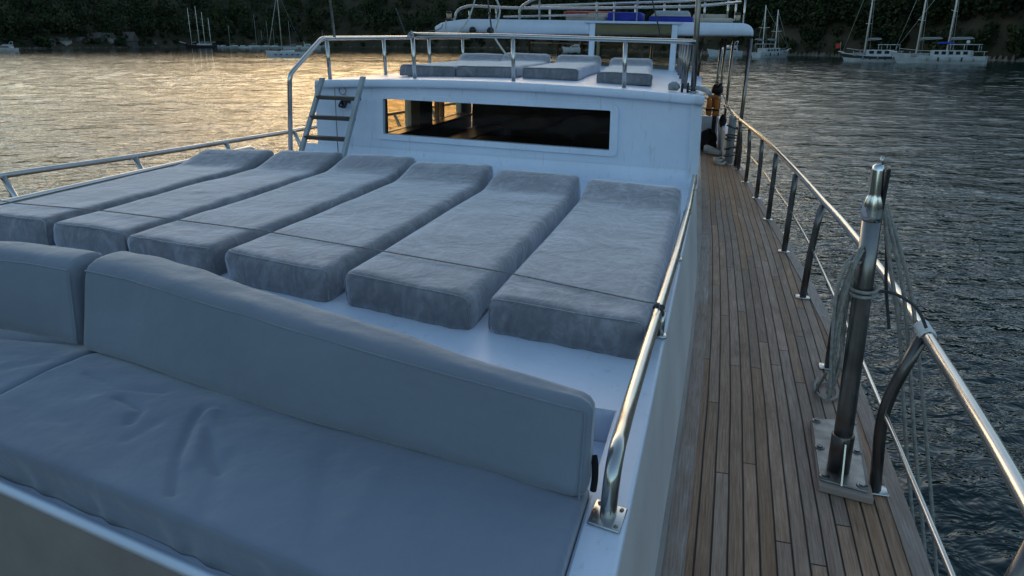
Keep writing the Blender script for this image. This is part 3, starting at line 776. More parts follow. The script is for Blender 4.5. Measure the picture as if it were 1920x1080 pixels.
for i, (x0, x1, a, b, c, d, l) in enumerate(RM):
    mattress('roof_mattress', x0, x1, a, b, c, d, roof_z((x0+x1)/2)+.001, .088, .080, l, GR, 50+i, (10, 44, 4), .24, (-.05, -.11, -.10, -.17)[i])

# seat cushions
CREASES = [([(-1.25,1.51),(-1.23,1.45),(-1.16,1.30),(-1.08,1.18)], -.011, .013), ([(-1.21,1.50),(-1.18,1.42),(-1.11,1.28)], .009, .018), ([(-1.2,1.45),(-1.07,1.31),(-1.03,1.27)], -.009, .014), ([(-.95,1.09),(-1.02,1.27),(-1.04,1.34)], -.006, .022),
           ([(-1.5,1.5),(-1.4,1.46),(-1.38,1.40)], -.010, .015), ([(-1.55,1.47),(-1.44,1.42)], .007, .03), ([(-.82,1.41),(-.74,1.21),(-.65,1.06)], -.006, .03), ([(-.68,1.36),(-.66,1.16)], .006, .035), ([(-.5,1.3),(-.42,1.05)], -.005, .03), ([(-1.70,1.60),(-1.55,1.55),(-1.42,1.57)], -.006, .016), ([(-1.75,1.40),(-1.55,1.36)], -.004, .02),
           ([(-1.33,1.33),(-1.31,1.42)], -.006, .02), ([(-1.60,1.32),(-1.35,1.22)], .004, .03), ([(-2.3,1.6),(-2.1,1.4)], -.008, .02), ([(-1.98,1.5),(-1.9,1.62)], -.006, .02)]
def seg_dist(px, py, a, b):
    ax, ay = a; bx, by = b; dx, dy = bx-ax, by-ay; t = max(0, min(1, ((px-ax)*dx+(py-ay)*dy)/(dx*dx+dy*dy)))
    return math.hypot(px-ax-t*dx, py-ay-t*dy), t
def crease(x, y):
    s = 0
    for pts, amp, wd in CREASES:
        best = min(seg_dist(x, y, a, b)[0] for a, b in zip(pts, pts[1:]))
        if best < wd*3: s += amp*math.exp(-(best/wd)**2)
    return s
def seat_cushion(x0, x1, label, n):
    def f(p):
        u, v, k = (p+1)/2
        x = x0+(x1-x0)*u; yf = fy(x, .955, 1.285); yb = fy(x, 1.52, 1.86)+(.06*math.sin(math.pi*min(1, max(0, (XC-x)/1.66))) if x < XC else 0)
        y = yf+(yb-yf)*v; z = .557+k*.122
        n1 = noise.noise(Vector((x*2.3, y*2.3, 5))); n2 = noise.noise(Vector((x*6, y*9, 2)))
        if k > .6:
            z += (.010*n1+.004*n2+crease(x, y)) * min(1, (k-.6)/.3)
            z += .014*math.sin(math.pi*min(1, max(0, v*1.05)))*1 - .020*max(0, (v-.74)/.2)**2
        if v < .3: y += .020*(1-k)*(1-v/.3)
        if v < .1: y += .005*noise.noise(Vector((x*9, k*2, 3)))+.004*math.sin(x*42+5*n2)*(1-k)
        return (x, y, z)
    root = link('seat_cushion', rounded(f, n, (abs(x1-x0), .57, .122), np.array([.010, .024, .020]), True), M['seat_cloth'])
    return thing(root, label, 'cushion', 'slate blue sofa seat cushions')
seat_cushion(-1.828, -.20, 'long slate blue seat cushion with creased top, in front of the long backrest', (170, 64, 6))
seat_cushion(-3.54, -1.832, 'slate blue seat cushion at the left frame edge, in front of the short backrest', (80, 30, 6))
# backrests
def backrest(name, B, label, n):
    """B: list of (x, y_bottom_front, y_top_front, y_top_back, z_top) along the length"""
    root = empty(name, ((B[0][0]+B[-1][0])/2, sum(b[1] for b in B)/len(B), .68), label, 'backrest cushion', 'slate blue backrest cushions')
    ox, oy, oz = root.location; xs = [b[0] for b in B]
    def f(p):
        u, v, k = (p+1)/2
        s = u*(len(B)-1)
        g = [float(np.interp(s, range(len(B)), [b[j] for b in B])) for j in range(5)]
        x, ybf, ytf, ytb, zt = g
        th = .105
        yf = ybf+(ytf-ybf)*k; yb = yf+th+(ytb-ytf-th)*k
        y = yf+(yb-yf)*v; z = .679+(zt-.679)*k
        n1 = noise.noise(Vector((x*2.2, z*3, v*2+7))); n2 = noise.noise(Vector((x*8, z*6, v*3)))
        y += .009*n1*(1 if v < .5 else .4)+.003*n2
        # belly of the padding
        bl = math.sin(math.pi*k)*math.sin(math.pi*min(1, max(0, u)))
        y -= .018*bl*(1-2*v)
        if k > .9: z += .006*n2+.004*n1
        return (x-ox, y-oy, z-oz)
    link('cushion', rounded(f, n, (abs(B[-1][0]-B[0][0]), .11, .25), np.array([.028, .028, .028])), M['cloth'], root)
    pts = [f(np.array([u*2-1, -.992, .80])) for u in np.linspace(.012, .988, 60)]
    link('piping', tube(spline(pts, 2), .0024, 6), M['cloth'], root)
    pts = [f(np.array([.986, -.975, kk*2-1])) for kk in np.linspace(.04, .90, 14)]
    link('piping', tube(spline(pts, 2), .0022, 6), M['cloth'], root)
    return root
backrest('backrest_cushion', [(-1.875,1.745,1.815,2.0,.962),(-1.66,1.705,1.785,1.955,.957),(-1.43,1.645,1.72,1.88,.950),(-1.2,1.59,1.66,1.81,.943),(-.96,1.54,1.60,1.735,.936),(-.55,1.465,1.50,1.588,.925),(-.196,1.405,1.425,1.49,.915)], 'long slate blue backrest cushion reaching to the right grab rail', (70, 5, 12))
backrest('backrest_cushion', [(-3.54,1.45,1.45,1.56,.95),(-2.9,1.66,1.68,1.80,.958),(-2.35,1.80,1.80,1.93,.965),(-2.05,1.79,1.805,1.95,.965),(-1.90,1.765,1.79,1.94,.962)], 'short slate blue backrest cushion cut by the left frame edge', (50, 5, 10))
# black band added to stand for the dark gap beside the long backrest's end
thing(link('black_band', tube(spline([(-.193,1.475,.762),(-.187,1.462,.745),(-.185,1.455,.715),(-.187,1.455,.685)], 6), .008, 8), M['black_cloth']), 'short black band standing for the dark gap at the right end of the long backrest', 'black_band')
# cord tied over the mattresses from rail to rail
cp = []
def top_z(x):
    for x0, x1, *_ in MX:
        if x0+.01 < x < x1-.01:
            return .7955
    return .7955
line = [(-3.64,3.0),(-3.42,2.96),(-2.87,2.97),(-1.98,2.89),(-1.28,2.75),(-.72,2.63),(-.16,2.455),(-.128,2.46)]
for i in range(90):
    x = -3.62+(3.49)*i/89; y = float(np.interp(x, [p[0] for p in line], [p[1] for p in line]))
    cp.append((x, y, top_z(x)+.002))
cp = [(-3.64,3.0,.765)]+cp+[(-.128,2.46,.772)]
cord = thing(link('tie_cord', tube(cp, .0028, 6), M['cord']), 'thin grey cord stretched across all six foredeck mattresses', 'cord')
def knot(c, r, mat, label, tail=True, group=None):
    bm = bmesh.new(); P = []
    for i in range(48):
        a = i/48*6*math.pi; P.append((c[0]+r*math.cos(a)*(1+.3*math.sin(a*1.7)), c[1]+r*1.3*math.sin(a*.83+1)*1.1, c[2]+r*math.sin(a)*(1+.2*math.cos(a*2.1))))
    add_tube(bm, P, r*.28, 6)
    return thing(link('rope_knot', bm, mat), label, 'knot', group)
knot((-.131,2.47,.768), .015, M['dark_rope'], 'dark knot of the cord round the right grab rail')
knot((-3.66,2.98,.775), .035, M['rope'], 'loose knot of rope round the left grab rail')
# rope coil and tackle at the davit
def rope(name, pts, r, mat, label, n=8, seg=8, group=None):
    return thing(link(name, tube(spline(pts, n), r, seg), mat), label, 'rope', group)
bm = bmesh.new()
for k in range(6):
    a = .02*k; jx = random.uniform(-.012,.012); jy = random.uniform(-.04,.04)
    P = [(.545+jx*.5,2.85+jy,.965-.012*k),(.525-.15*a+jx,2.83+jy,.90),(.512-.2*a+jx,2.84+jy,.78),(.512-.2*a-jx,2.86+jy,.64-.02*k),(.522,2.88+jy,.50-.02*k),(.535+jx,2.9+jy,.43-.02*k),(.546,2.89+jy,.52),(.537+jx,2.87-jy,.70),(.545-jx,2.87,.88)]
    add_tube(bm, spline(P, 8, True), .006, 7, True)
coil = thing(link('rope_coil', bm, M['rope']), 'grey rope coil hanging on the inner side of the davit post', 'rope')
bm = bmesh.new()
for dz in (0, .018): add_tube(bm, [(.575+.052*math.cos(a), 2.86+.052*math.sin(a), .79+dz+.01*math.sin(a)) for a in np.linspace(0, 2*math.pi, 25)[:-1]], .0065, 7, True)
thing(link('rope_lashing', bm, M['rope']), 'rope lashing wound twice round the davit post', 'rope')
rope('lashing_cord', [(.625,2.86,.795),(.68,2.83,.80),(.75,2.80,.765),(.79,2.78,.70)], .006, M['dark_rope'], 'dark cord from the davit post to the white rag on the rail')
# white rag tied on the rail
def frag(p):
    u, v, k = p; a = u*math.pi
    r = .0255+.003*k+.004*noise.noise(Vector((u*4, v*6, 1)))
    return (xrail(2.83+v*.05)+r*math.cos(a), 2.83+.05*v+.012*u*v, .665+r*math.sin(a)+.004*noise.noise(Vector((u*7, v*9, 0))))
bm = rounded(frag, (24, 10, 2), (2, 2, 2), np.array([.05,.2,.2]))
thing(link('rag', bm, M['white_cloth']), 'white rag wrapped round the guard rail beside the davit', 'rag')
GT = 'tackle ropes hanging from the davit head'
TL = [([(.600,2.87,1.11),(.66,2.87,.88),(.735,2.90,.64),(.85,2.92,.14),(.98,2.93,-.38),(1.12,2.96,-1.0),(1.22,3.0,-1.52)], 'innermost of the grey tackle ropes from the davit head to the water'),
      ([(.604,2.87,1.11),(.70,2.87,.85),(.765,2.90,.63),(.885,2.92,.13),(1.022,2.93,-.41),(1.15,2.96,-1.0),(1.26,3.0,-1.52)], 'middle one of the grey tackle ropes from the davit head to the water'),
      ([(.608,2.88,1.115),(.72,2.88,.86),(.80,2.92,.63),(.93,2.93,.13),(1.06,2.93,-.41),(1.19,2.96,-1.0),(1.30,3.0,-1.52)], 'outermost of the grey tackle ropes from the davit head to the water')]
for p, l in TL: rope('tackle_rope', p, .0075, M['rope'], l, 8, 7, GT)
rope('tackle_tail', [(.603,2.88,1.10),(.64,2.90,.95),(.665,2.91,.80),(.70,2.9,.64)], .006, M['dark_rope'], 'dark short tail of tackle rope just outside the davit post')
# rope end lying on the deck behind the post
rope('rope_end', [(.545,3.1,.35),(.57,3.4,.14),(.60,3.62,.02),(.645,3.76,.012),(.70,3.74,.013),(.70,3.62,.012),(.64,3.56,.013),(.60,3.66,.018),(.63,3.80,.02)], .007, M['rope'], 'loose end of grey rope looping down to the teak behind the davit post')
rope('fender_line', [(.70,4.45,.335),(.775,4.45,.20),(.84,4.46,-.2),(.88,4.46,-.8)], .006, M['dark_rope'], 'dark line hanging overboard from the mid rail, behind the rope coil', 8, 7)
# gear at the far end of the side deck
def blob(c, size, amp, sc_, seed, n=20):
    bm = bmesh.new(); bmesh.ops.create_icosphere(bm, subdivisions=4, radius=1)
    for v in bm.verts:
        k = 1+amp*noise.noise(v.co*sc_+Vector((seed, 0, 0)))+.4*amp*noise.noise(v.co*sc_*2.7+Vector((0, seed, 0)))
        v.co = Vector((c[0]+v.co.x*k*size[0], c[1]+v.co.y*k*size[1], c[2]+max(v.co.z*k, -.8)*size[2]))
    return bm
thing(link('gear_bag', blob((-.16,12.5,.15), (.17,.16,.17), .35, 1.8, 3), M['black_cloth']), 'black bag slumped on the deck against the bulwark', 'bag')
sh = empty('shoe', (-.04,12.05,.002), 'white shoe left on the deck in front of the black bag', 'shoe'); sh.rotation_euler = (0, 0, R(-38))
def shoe_f(p):
    u, v, k = (p+1)/2
    l = -.15+.30*u; w = .055*(.75+.35*math.sin(math.pi*min(1, .25+.75*u)))*(1-.25*k)
    h = .025+.11*k*(1.0-.75*u**1.1)
    return (l, (v*2-1)*w+.03*u, h)
link('upper', rounded(shoe_f, (16, 8, 6), (.3,.11,.1), np.array([.05,.03,.03])), M['white_cloth'], sh)
link('sole', rounded(lambda p: (p[0]*.158, p[1]*.06*(.8+.2*math.cos(p[0]*1.2))+.015*(p[0]+1), .013+p[2]*.013), (14, 8, 2), (.31,.12,.026), np.array([.05,.04,.008])), M['white_cloth'], sh)
link('laces', box(.0,.06,-.022,.05,.082,.09,.003), M['grey_cloth'], sh)
# orange life jacket hung over the rail, black outboard on its bracket behind it
lj = empty('life_jacket', (-.10,12.0,.57), 'orange life jacket hanging over the inner edge of the bulwark', 'life jacket')
for s in (-1, 1):
    def fj(p, s=s):
        u, v, k = (p+1)/2
        return (s*.052+ (p[0])*.045*(1-.15*k), p[1]*.035+.006*noise.noise(Vector((p[0]*3, p[2]*4, s))), .01+.25*k+.012*p[0]*s)
    link('float_panel', rounded(fj, (8, 5, 12), (.09,.07,.25), np.array([.03,.03,.04])), M['orange'], lj)
link('collar', tube(spline([(-.08,.02,.24),(-.05,.05,.28),(0,.06,.295),(.05,.05,.28),(.08,.02,.24)], 6), .024, 10), M['orange'], lj)
link('belt', box(-.10,.10,-.045,.045,.09,.115,.004), M['black_cloth'], lj)
ob = empty('outboard_motor', (-.06,12.45,.62), 'small black outboard motor clamped at the far end of the side deck', 'outboard motor')
link('cowling', rounded(lambda p: (p[0]*.085*(1-.15*p[2]), p[1]*.14, .34+p[2]*.075), (8, 10, 6), (.17,.28,.15), np.array([.05,.06,.05])), M['black'], ob)
link('shaft', hex_bm([(-.03,-.05,-.35),(.03,-.05,-.35),(.03,.06,-.35),(-.03,.06,-.35),(-.04,-.05,.27),(.04,-.05,.27),(.04,.07,.27),(-.04,.07,.27)], .01), M['black'], ob)
link('tiller', tube([(.0,-.1,.36),(.03,-.25,.42),(.06,-.36,.43)], [.018,.016,.014], 10), M['black'], ob)
link('clamp', box(-.07,.07,-.12,-.06,.06,.24,.01), M['dull_steel'], ob)
link('handle', tube(spline([(-.04,-.02,.41),(-.03,-.02,.46),(.03,-.02,.46),(.04,-.02,.41)], 6), .008, 8), M['white_rope'], ob)
thing(link('boat_hook', tube([(.02,12.3,.90),(.20,10.6,.68)], .009, 8), M['white_rope']), 'white boat hook resting along the guard rail in front of the orange life jacket', 'boat hook')
thing(link('gear_bag', blob((.07,12.1,.50), (.05,.10,.11), .3, 2., 8), M['black_cloth']), 'black bag hanging inside the guard rail behind the tall pole', 'bag')
# two white gangway tubes lashed to the pole
GW = 'white tubes lashed to the tall pole'
for i, (x, y, l) in enumerate(((.175,11.12,'white tube lashed upright to the tall pole, the inner of the two'),(.225,11.02,'white tube lashed upright to the tall pole, the outer of the two'))):
    thing(link('gangway_tube', tube([(x,y,.02),(x-.005,y,.66),(x-.005,y,.68)], [.028,.028,.018], 14), M['far_white']), l, 'tube', GW)
bm = bmesh.new()
for z in (.15,.24,.36,.40,.52): add_tube(bm, [(.235+.11*math.cos(a), 11.03+.07*math.sin(a), z+.03*math.sin(a+z*9)) for a in np.linspace(0, 2*math.pi, 21)[:-1]], .008, 6, True)
thing(link('pole_lashing', bm, M['dark_rope']), 'dark rope wound round the white tubes and the tall pole', 'rope')
thing(link('rope_heap', tube(spline([(.10,11.3,.02),(.16,11.1,.03),(.10,10.95,.02),(.02,11.1,.03),(.08,11.35,.05),(.15,11.2,.06),(.05,11.0,.05),(.0,11.25,.05),(.12,11.4,.02)], 8), .018, 8), M['white_rope']), 'small heap of pale rope on the deck at the foot of the white tubes', 'rope')
# rolled cover on the roof's right corner
rc = empty('rolled_cover', (-.22,5.72,1.305), 'rolled grey cover with black straps lying on the right front corner of the roof', 'cover')
bm = blob((-.115,-.02,.032), (.040,.05,.034), .3, 2.2, 4); link('hood', bm, M['grey_cloth'], rc)
link('roll', tube(spline([(-.02,0,.025),(.04,.0,.028),(.09,-.03,.022),(.13,-.10,.012),(.145,-.16,-.005)], 6), [.016]*25, 10), M['grey_cloth'], rc)
for x in (-.055, -.015): link('black_band', tube([(x, .032*math.cos(a), .026+.03*math.sin(a)) for a in np.linspace(0, 2*math.pi, 17)[:-1]], .009, 6, True), M['black'], rc)
# cushions and boxes on the hard top
def soft_box(name, x0, x1, y0, y1, z0, z1, mat, label, cat, group=None, r=.03):
    h = np.array([(x1-x0)/2, (y1-y0)/2, (z1-z0)/2]); c = np.array([(x0+x1)/2, (y0+y1)/2, (z0+z1)/2])
    rr = np.minimum(r, h*.8)
    o = link(name, rounded(lambda p: tuple(c+p*h+np.array([.004,.004,.004])*noise.noise(Vector(p*3+c))), (14, 8, 5), tuple(h*2), rr), mat)
    return thing(o, label, cat, group)
soft_box('bench_cushion', -1.50,-1.06,10.05,10.5,1.873,1.985, M['blue'], 'royal blue cushion block on the hard top, above the left windscreen post', 'cushion')
cb = empty('cool_box', (-.70,10.25,1.873), 'blue cool box with white lid on the hard top', 'cool box')
link('body', box(-.27,.27,-.2,.2,0,.065,.015), M['blue'], cb)
link('lid', hex_bm([(-.23,-.19,.066),(.235,-.19,.066),(.235,.19,.066),(-.23,.19,.066),(-.20,-.15,.135),(.21,-.15,.135),(.21,.15,.135),(-.20,.15,.135)], .015), M['far_white'], cb)
link('handle', tube([(-.24,-.195,.075),(.24,-.195,.075)], .009, 8), M['far_white'], cb)
GB = 'beige bench cushions on the hard top'
soft_box('bench_cushion', -2.05,-1.52,10.1,10.6,1.873,1.94, M['beige'], 'beige seat pad on the hard top left of the blue cushion', 'cushion', GB)
soft_box('bench_cushion', -1.85,-1.52,10.62,10.74,1.873,1.99, M['beige'], 'beige back pad standing behind the seat pad left of the blue cushion', 'cushion', GB)
soft_box('bench_cushion', -.46,.06,10.1,10.6,1.873,1.93, M['beige'], 'beige seat pad on the hard top right of the cool box', 'cushion', GB)
soft_box('bench_cushion', -.46,-.02,10.62,10.74,1.873,1.99, M['beige'], 'beige back pad standing behind the seat pad right of the cool box', 'cushion', GB)
soft_box('canoe', -2.3,-1.55,11.2,11.6,1.97,2.03, M['red'], 'faded red canoe lying behind the beige cushions on the hard top', 'canoe', None, .05)
# furled awning over the flying bridge
bm = bmesh.new(); rings = []
for i in range(41):
    t = i/40; x = -3.8+3.5*t; sag = .02*math.sin(t*9)+.012*math.sin(t*23)
    zc = 2.19+.03*math.sin(t*3.1+.4)+.03*max(0, t-.5)-.04*max(0, .15-t)*4
    rings.append([bm.verts.new((x, 9.6+.11*math.cos(a)*(1+.15*math.sin(7*t+a*2)), zc+sag+.085*math.sin(a)*(1+.2*math.sin(11*t+a)))) for a in np.linspace(0, 2*math.pi, 15)[:-1]])
for A, B in zip(rings, rings[1:]):
    for k in range(14): bm.faces.new((A[k], A[(k+1) % 14], B[(k+1) % 14], B[k]))
bm.faces.new(rings[0][::-1]); bm.faces.new(rings[-1])
thing(link('furled_awning', bm, M['awning']), 'furled blue grey awning slung above the hard top', 'awning')
rope('awning_line', [(-2.10,7.0,2.02),(-2.06,7.0,1.97),(-2.03,7.0,1.88),(-2.055,7.0,1.76),(-2.075,7.0,1.66),(-2.02,7.0,1.57),(-1.94,7.0,1.475)], .009, M['white_rope'], 'white line coming down from the awning to the roof mattresses')
rope('awning_line', [(-2.04,6.6,2.1),(-1.99,6.5,1.94),(-1.86,6.2,1.67)], .007, M['dark_rope'], 'dark line from the awning down to the roof rail')
rope('halyard', [(-3.10,9.6,2.14),(-3.16,9.6,1.95),(-3.24,9.6,1.80),(-3.36,9.6,1.70),(-3.46,9.6,1.69),(-3.505,9.6,1.76),(-3.50,9.6,1.84)], .010, M['white_rope'], 'white line drooping in a loop over the left part of the hard top')
rope('stay_wire', [(-2.62,6.0,1.86),(-2.52,5.95,1.66)], .005, M['dark_rope'], 'thin dark stay slanting down to the left end of the front roof rail')
rope('stay_wire', [(-3.6,9.75,1.80),(-3.0,8.0,1.72),(-2.43,5.82,1.655)], .006, M['dark_rope'], 'dark stay from the hard top to the left end of the front roof rail')
rope('shroud_line', [(-.93,9.6,2.2),(-.86,9.6,1.98),(-.80,9.6,1.80),(-.78,9.6,1.70)], .008, M['dark_rope'], 'dark line hanging in front of the cool box on the hard top')
knot((-2.40,ry(-2.4),1.655), .024, M['grey_cloth'], 'grey rag knotted on the left end of the front roof rail')
knot((-2.93,5.62,1.12), .03, M['black'], 'black cord bundle hung on the cabin front behind the ladder')
ex = empty('fire_extinguisher', (-1.98,12.0,1.30), 'red fire extinguisher on a post under the hard top', 'extinguisher')
link('cylinder', tube([(0,0,0),(0,0,.20),(0,0,.24)], [.05,.05,.025], 14), M['red'], ex)
link('valve', box(-.02,.02,-.02,.02,.24,.28,.004), M['black'], ex); link('plate', box(-.025,.025,-.056,-.05,.08,.15,.002), M['far_white'], ex)
thing(link('plant_tray', blob((-2.32,12.2,1.36), (.22,.1,.07), .5, 3.2, 11), simple('dull_green_cloth', (.05,.075,.05), .9, 0, .4, 14)), 'dull green bundle under the hard top beside the fire extinguisher', 'bundle')

# place every thing of the yacht in the world with the yacht's heel
bpy.context.view_layer.update()
for o in BOAT_THINGS: o.matrix_world = BM @ o.matrix_world

# ------------------------------------------------------------------ WATER
def far(px, y):                       # bearing (photograph column) and waterline row -> ground point
    D = 1551*CAM_H/(y-80.); return (px-960)/1474*D, D
fine = np.linspace(R(-43), R(43), 900); coarse = np.concatenate([np.linspace(R(43.8), R(180), 80), np.linspace(R(-180), R(-43.8), 80)[1:]])
az = np.concatenate([fine, coarse])
rad = [1.2]
while rad[-1] < 750: rad.append(rad[-1]*1.0046+.012)
rad += [1300, 2200, 4000]
rad = np.array(rad); na, nr = len(az), len(rad)
A, Rr = np.meshgrid(az, rad); Xw = Rr*np.sin(A); Yw = Rr*np.cos(A); Zw = np.zeros_like(Xw)
dr = np.gradient(rad)[:, None]*np.ones_like(A)
wr = np.random.default_rng(3)
for i in range(120):
    lam = .16*(30.)**(wr.random()**1.15)
    th = wr.normal(0, .8)+R(6)
    k = 2*math.pi/lam; amp = .0027*lam*wr.uniform(.5, 1.3)
    fade = np.clip((lam/np.maximum(dr, 1e-6)-2.6)/2., 0, 1)
    if lam > .6: fade = fade*(.30+.55*np.clip((Rr-16)/60, 0, 1))
    ph = k*(Xw*math.sin(th)+Yw*math.cos(th))+wr.uniform(0, 6.28)
    Zw += amp*fade*np.sin(ph+.35*np.sin(ph*.31+i))
co = np.stack([Xw, Yw, Zw], -1).reshape(-1, 3)
ii, jj = np.meshgrid(np.arange(nr-1), np.arange(na), indexing='ij')
jn = (jj+1) % na
quads = np.stack([ii*na+jj, ii*na+jn, (ii+1)*na+jn, (ii+1)*na+jj], -1).reshape(-1, 4)[:, ::-1]
def np_mesh(name, co, quads, smooth=True):
    me = bpy.data.meshes.new(name); me.vertices.add(len(co)); me.vertices.foreach_set('co', np.ascontiguousarray(co, dtype=np.float32).ravel())
    k = quads.shape[1]; me.loops.add(quads.size); me.loops.foreach_set('vertex_index', np.ascontiguousarray(quads, dtype=np.int32).ravel())
    me.polygons.add(len(quads)); me.polygons.foreach_set('loop_start', np.arange(0, quads.size, k, dtype=np.int32)); me.polygons.foreach_set('loop_total', np.full(len(quads), k, dtype=np.int32))
    me.polygons.foreach_set('use_smooth', np.full(len(quads), smooth)); me.update(calc_edges=True); me.validate()
    o = bpy.data.objects.new(name, me); COL.objects.link(o); return o
water = np_mesh('water', co, quads); water['kind'] = 'structure'
m, nt, N, L, bs = new_mat('sea_water')
bs.inputs['Base Color'].default_value = (.004, .018, .019, 1); bs.inputs['Roughness'].default_value = .06; bs.inputs['IOR'].default_value = 1.333; bs.inputs['Specular IOR Level'].default_value = .36
g = N.new('ShaderNodeNewGeometry')
w1 = noise_node(N, L, 1, 3, .65, vec=g.outputs['Position'], stretch=(3.0, 4.2, 1)); w1.inputs['Distortion'].default_value = .4
w2 = noise_node(N, L, 1, 2, .6, vec=g.outputs['Position'], stretch=(1.0, 1.5, 1))
cal = noise_node(N, L, 1, 3, .5, vec=g.outputs['Position'], stretch=(.012, .06, 1))
cr = ramp(N, L, cal.outputs['Fac'], [(.37, (.08,.08,.08)), (.47, (1,1,1))])
ln2 = N.new('ShaderNodeVectorMath'); ln2.operation = 'LENGTH'; L.new(g.outputs['Position'], ln2.inputs[0])
fr2 = N.new('ShaderNodeMapRange'); fr2.inputs['From Min'].default_value = 110; fr2.inputs['From Max'].default_value = 300; fr2.inputs['To Min'].default_value = 1.; fr2.inputs['To Max'].default_value = .3
L.new(ln2.outputs['Value'], fr2.inputs['Value'])
cm = N.new('ShaderNodeMath'); cm.operation = 'MULTIPLY'; L.new(cr.outputs['Color'], cm.inputs[0]); L.new(fr2.outputs['Result'], cm.inputs[1])
w3 = noise_node(N, L, 1, 2, .55, vec=g.outputs['Position'], stretch=(.26, .42, 1))
b1 = bump(N, L, w1.outputs['Fac'], None, 1., .054); ln = N.new('ShaderNodeVectorMath'); ln.operation = 'LENGTH'; L.new(g.outputs['Position'], ln.inputs[0])
mr = N.new('ShaderNodeMapRange'); mr.inputs['From Min'].default_value = 8; mr.inputs['From Max'].default_value = 70; mr.inputs['To Min'].default_value = 1.; mr.inputs['To Max'].default_value = .45
L.new(ln.outputs['Value'], mr.inputs['Value']); L.new(mr.outputs['Result'], b1.inputs['Strength'])
b2 = bump(N, L, w2.outputs['Fac'], None, 1., .085, b1); L.new(cm.outputs[0], b2.inputs['Strength'])
b3 = bump(N, L, w3.outputs['Fac'], bs, 1., .20, b2); L.new(cm.outputs[0], b3.inputs['Strength'])
water.data.materials.append(m)

# ------------------------------------------------------------------ SHORE, HILLS, FOREST
SH = [(-1500,230),(-900,270),(-400,310),(0,388),(200,452),(330,520),(600,535),(800,490),(950,430),(1100,335),(1330,232),(1500,205),(1640,182),(1760,165),(1900,142),(2200,118),(2700,98),(3500,85),(6000,80)]
PXS = [s[0] for s in SH]
def shore_d(px): return np.interp(px, PXS, [s[1] for s in SH])
HH = [(-1500,70),(-400,74),(0,84),(300,108),(600,122),(900,112),(1150,92),(1350,70),(1500,64),(1800,68),(2200,64),(6000,50)]
def hill_h(px): return np.interp(px, [h[0] for h in HH], [h[1] for h in HH])
RL = [(-1500,330),(0,420),(600,430),(1100,330),(1400,200),(1900,150),(6000,120)]
def ridge_l(px): return np.interp(px, [h[0] for h in RL], [h[1] for h in RL])
pxs = np.linspace(-900, 3400, 340); ts = np.concatenate([np.linspace(-.03, .1, 9), np.linspace(.13, 1.5, 46)])
def terrain(px, t):
    D0 = shore_d(px); Lr = ridge_l(px); D = D0+t*Lr
    H = hill_h(px)
    tt = np.clip(t, 0, 1.5); prof = np.where(tt < 1, np.sin(np.clip(tt, 0, 1)*math.pi/2)**.9, 1-.35*(tt-1))
    X = (px-960)/1474*D
    n = np.sin(X*.013+D*.008)*.5+np.sin(X*.031-D*.017+1)*.3+np.sin(X*.006+2)*.5
    z = H*prof*(1+.13*n)+np.where(t < 0, t*60, np.minimum(1.2, t*40))
    return X, D, z
P, T = np.meshgrid(pxs, ts); X, D, Zt = terrain(P, T)
Zt += rng.normal(0, .5, Zt.shape)*np.clip(T*6, 0, 1)
co = np.stack([X, D, Zt], -1).reshape(-1, 3); n1, n2 = P.shape
ii, jj = np.meshgrid(np.arange(n1-1), np.arange(n2-1), indexing='ij')
quads = np.stack([ii*n2+jj, ii*n2+jj+1, (ii+1)*n2+jj+1, (ii+1)*n2+jj], -1).reshape(-1, 4)
hills = np_mesh('hills', co, quads); hills['kind'] = 'structure'
m, nt, N, L, bs = new_mat('hillside')
g = N.new('ShaderNodeNewGeometry'); a = noise_node(N, L, .05, 8, .65, vec=g.outputs['Position'])
r = ramp(N, L, a.outputs['Fac'], [(.3, (.022,.026,.014)), (.5, (.045,.040,.026)), (.7, (.085,.07,.05))])
L.new(r.outputs['Color'], bs.inputs['Base Color']); bs.inputs['Roughness'].default_value = .95; bs.inputs['Specular IOR Level'].default_value = .1
hills.data.materials.append(m)
ba = np.linspace(R(58), R(307), 120); bt = np.linspace(0, 1.4, 16)  # unseen hills behind the camera, added to darken reflections in the steel
P2, T2 = np.meshgrid(ba, bt); D2 = 190+60*np.sin(P2*2.3)+T2*260
Z2 = 62*np.sin(np.clip(T2, 0, 1)*math.pi/2)*(1+.25*np.sin(P2*5)+.12*np.sin(P2*13+T2*4))-1.
n1, n2 = P2.shape; ii, jj = np.meshgrid(np.arange(n1-1), np.arange(n2-1), indexing='ij')
unseen_hills = np_mesh('hills', np.stack([D2*np.sin(P2), D2*np.cos(P2), Z2], -1).reshape(-1, 3), np.stack([ii*n2+jj, (ii+1)*n2+jj, (ii+1)*n2+jj+1, ii*n2+jj+1], -1).reshape(-1, 4)); unseen_hills['kind'] = 'structure'
unseen_hills.data.materials.append(hills.data.materials[0])
# rocks along the waterline: one rough band
rp = np.linspace(-200, 2300, 900); rt = np.linspace(-.02, .03, 6)
P, T = np.meshgrid(rp, rt); X, D, Zt = terrain(P, T*120/ridge_l(P))
Zr = np.maximum(-.4, 1.0-np.abs(T-.004)*55)*rng.uniform(.2, 1.6, P.shape)
co = np.stack([X, D, Zr-.1], -1).reshape(-1, 3); n1, n2 = P.shape
ii, jj = np.meshgrid(np.arange(n1-1), np.arange(n2-1), indexing='ij')
rocks = np_mesh('shore_rocks', co, np.stack([ii*n2+jj, ii*n2+jj+1, (ii+1)*n2+jj+1, (ii+1)*n2+jj], -1).reshape(-1, 4), False); rocks['kind'] = 'stuff'
rocks.data.materials.append(simple('shore_rock', (.10,.085,.07), .95, 0, .5, .3))
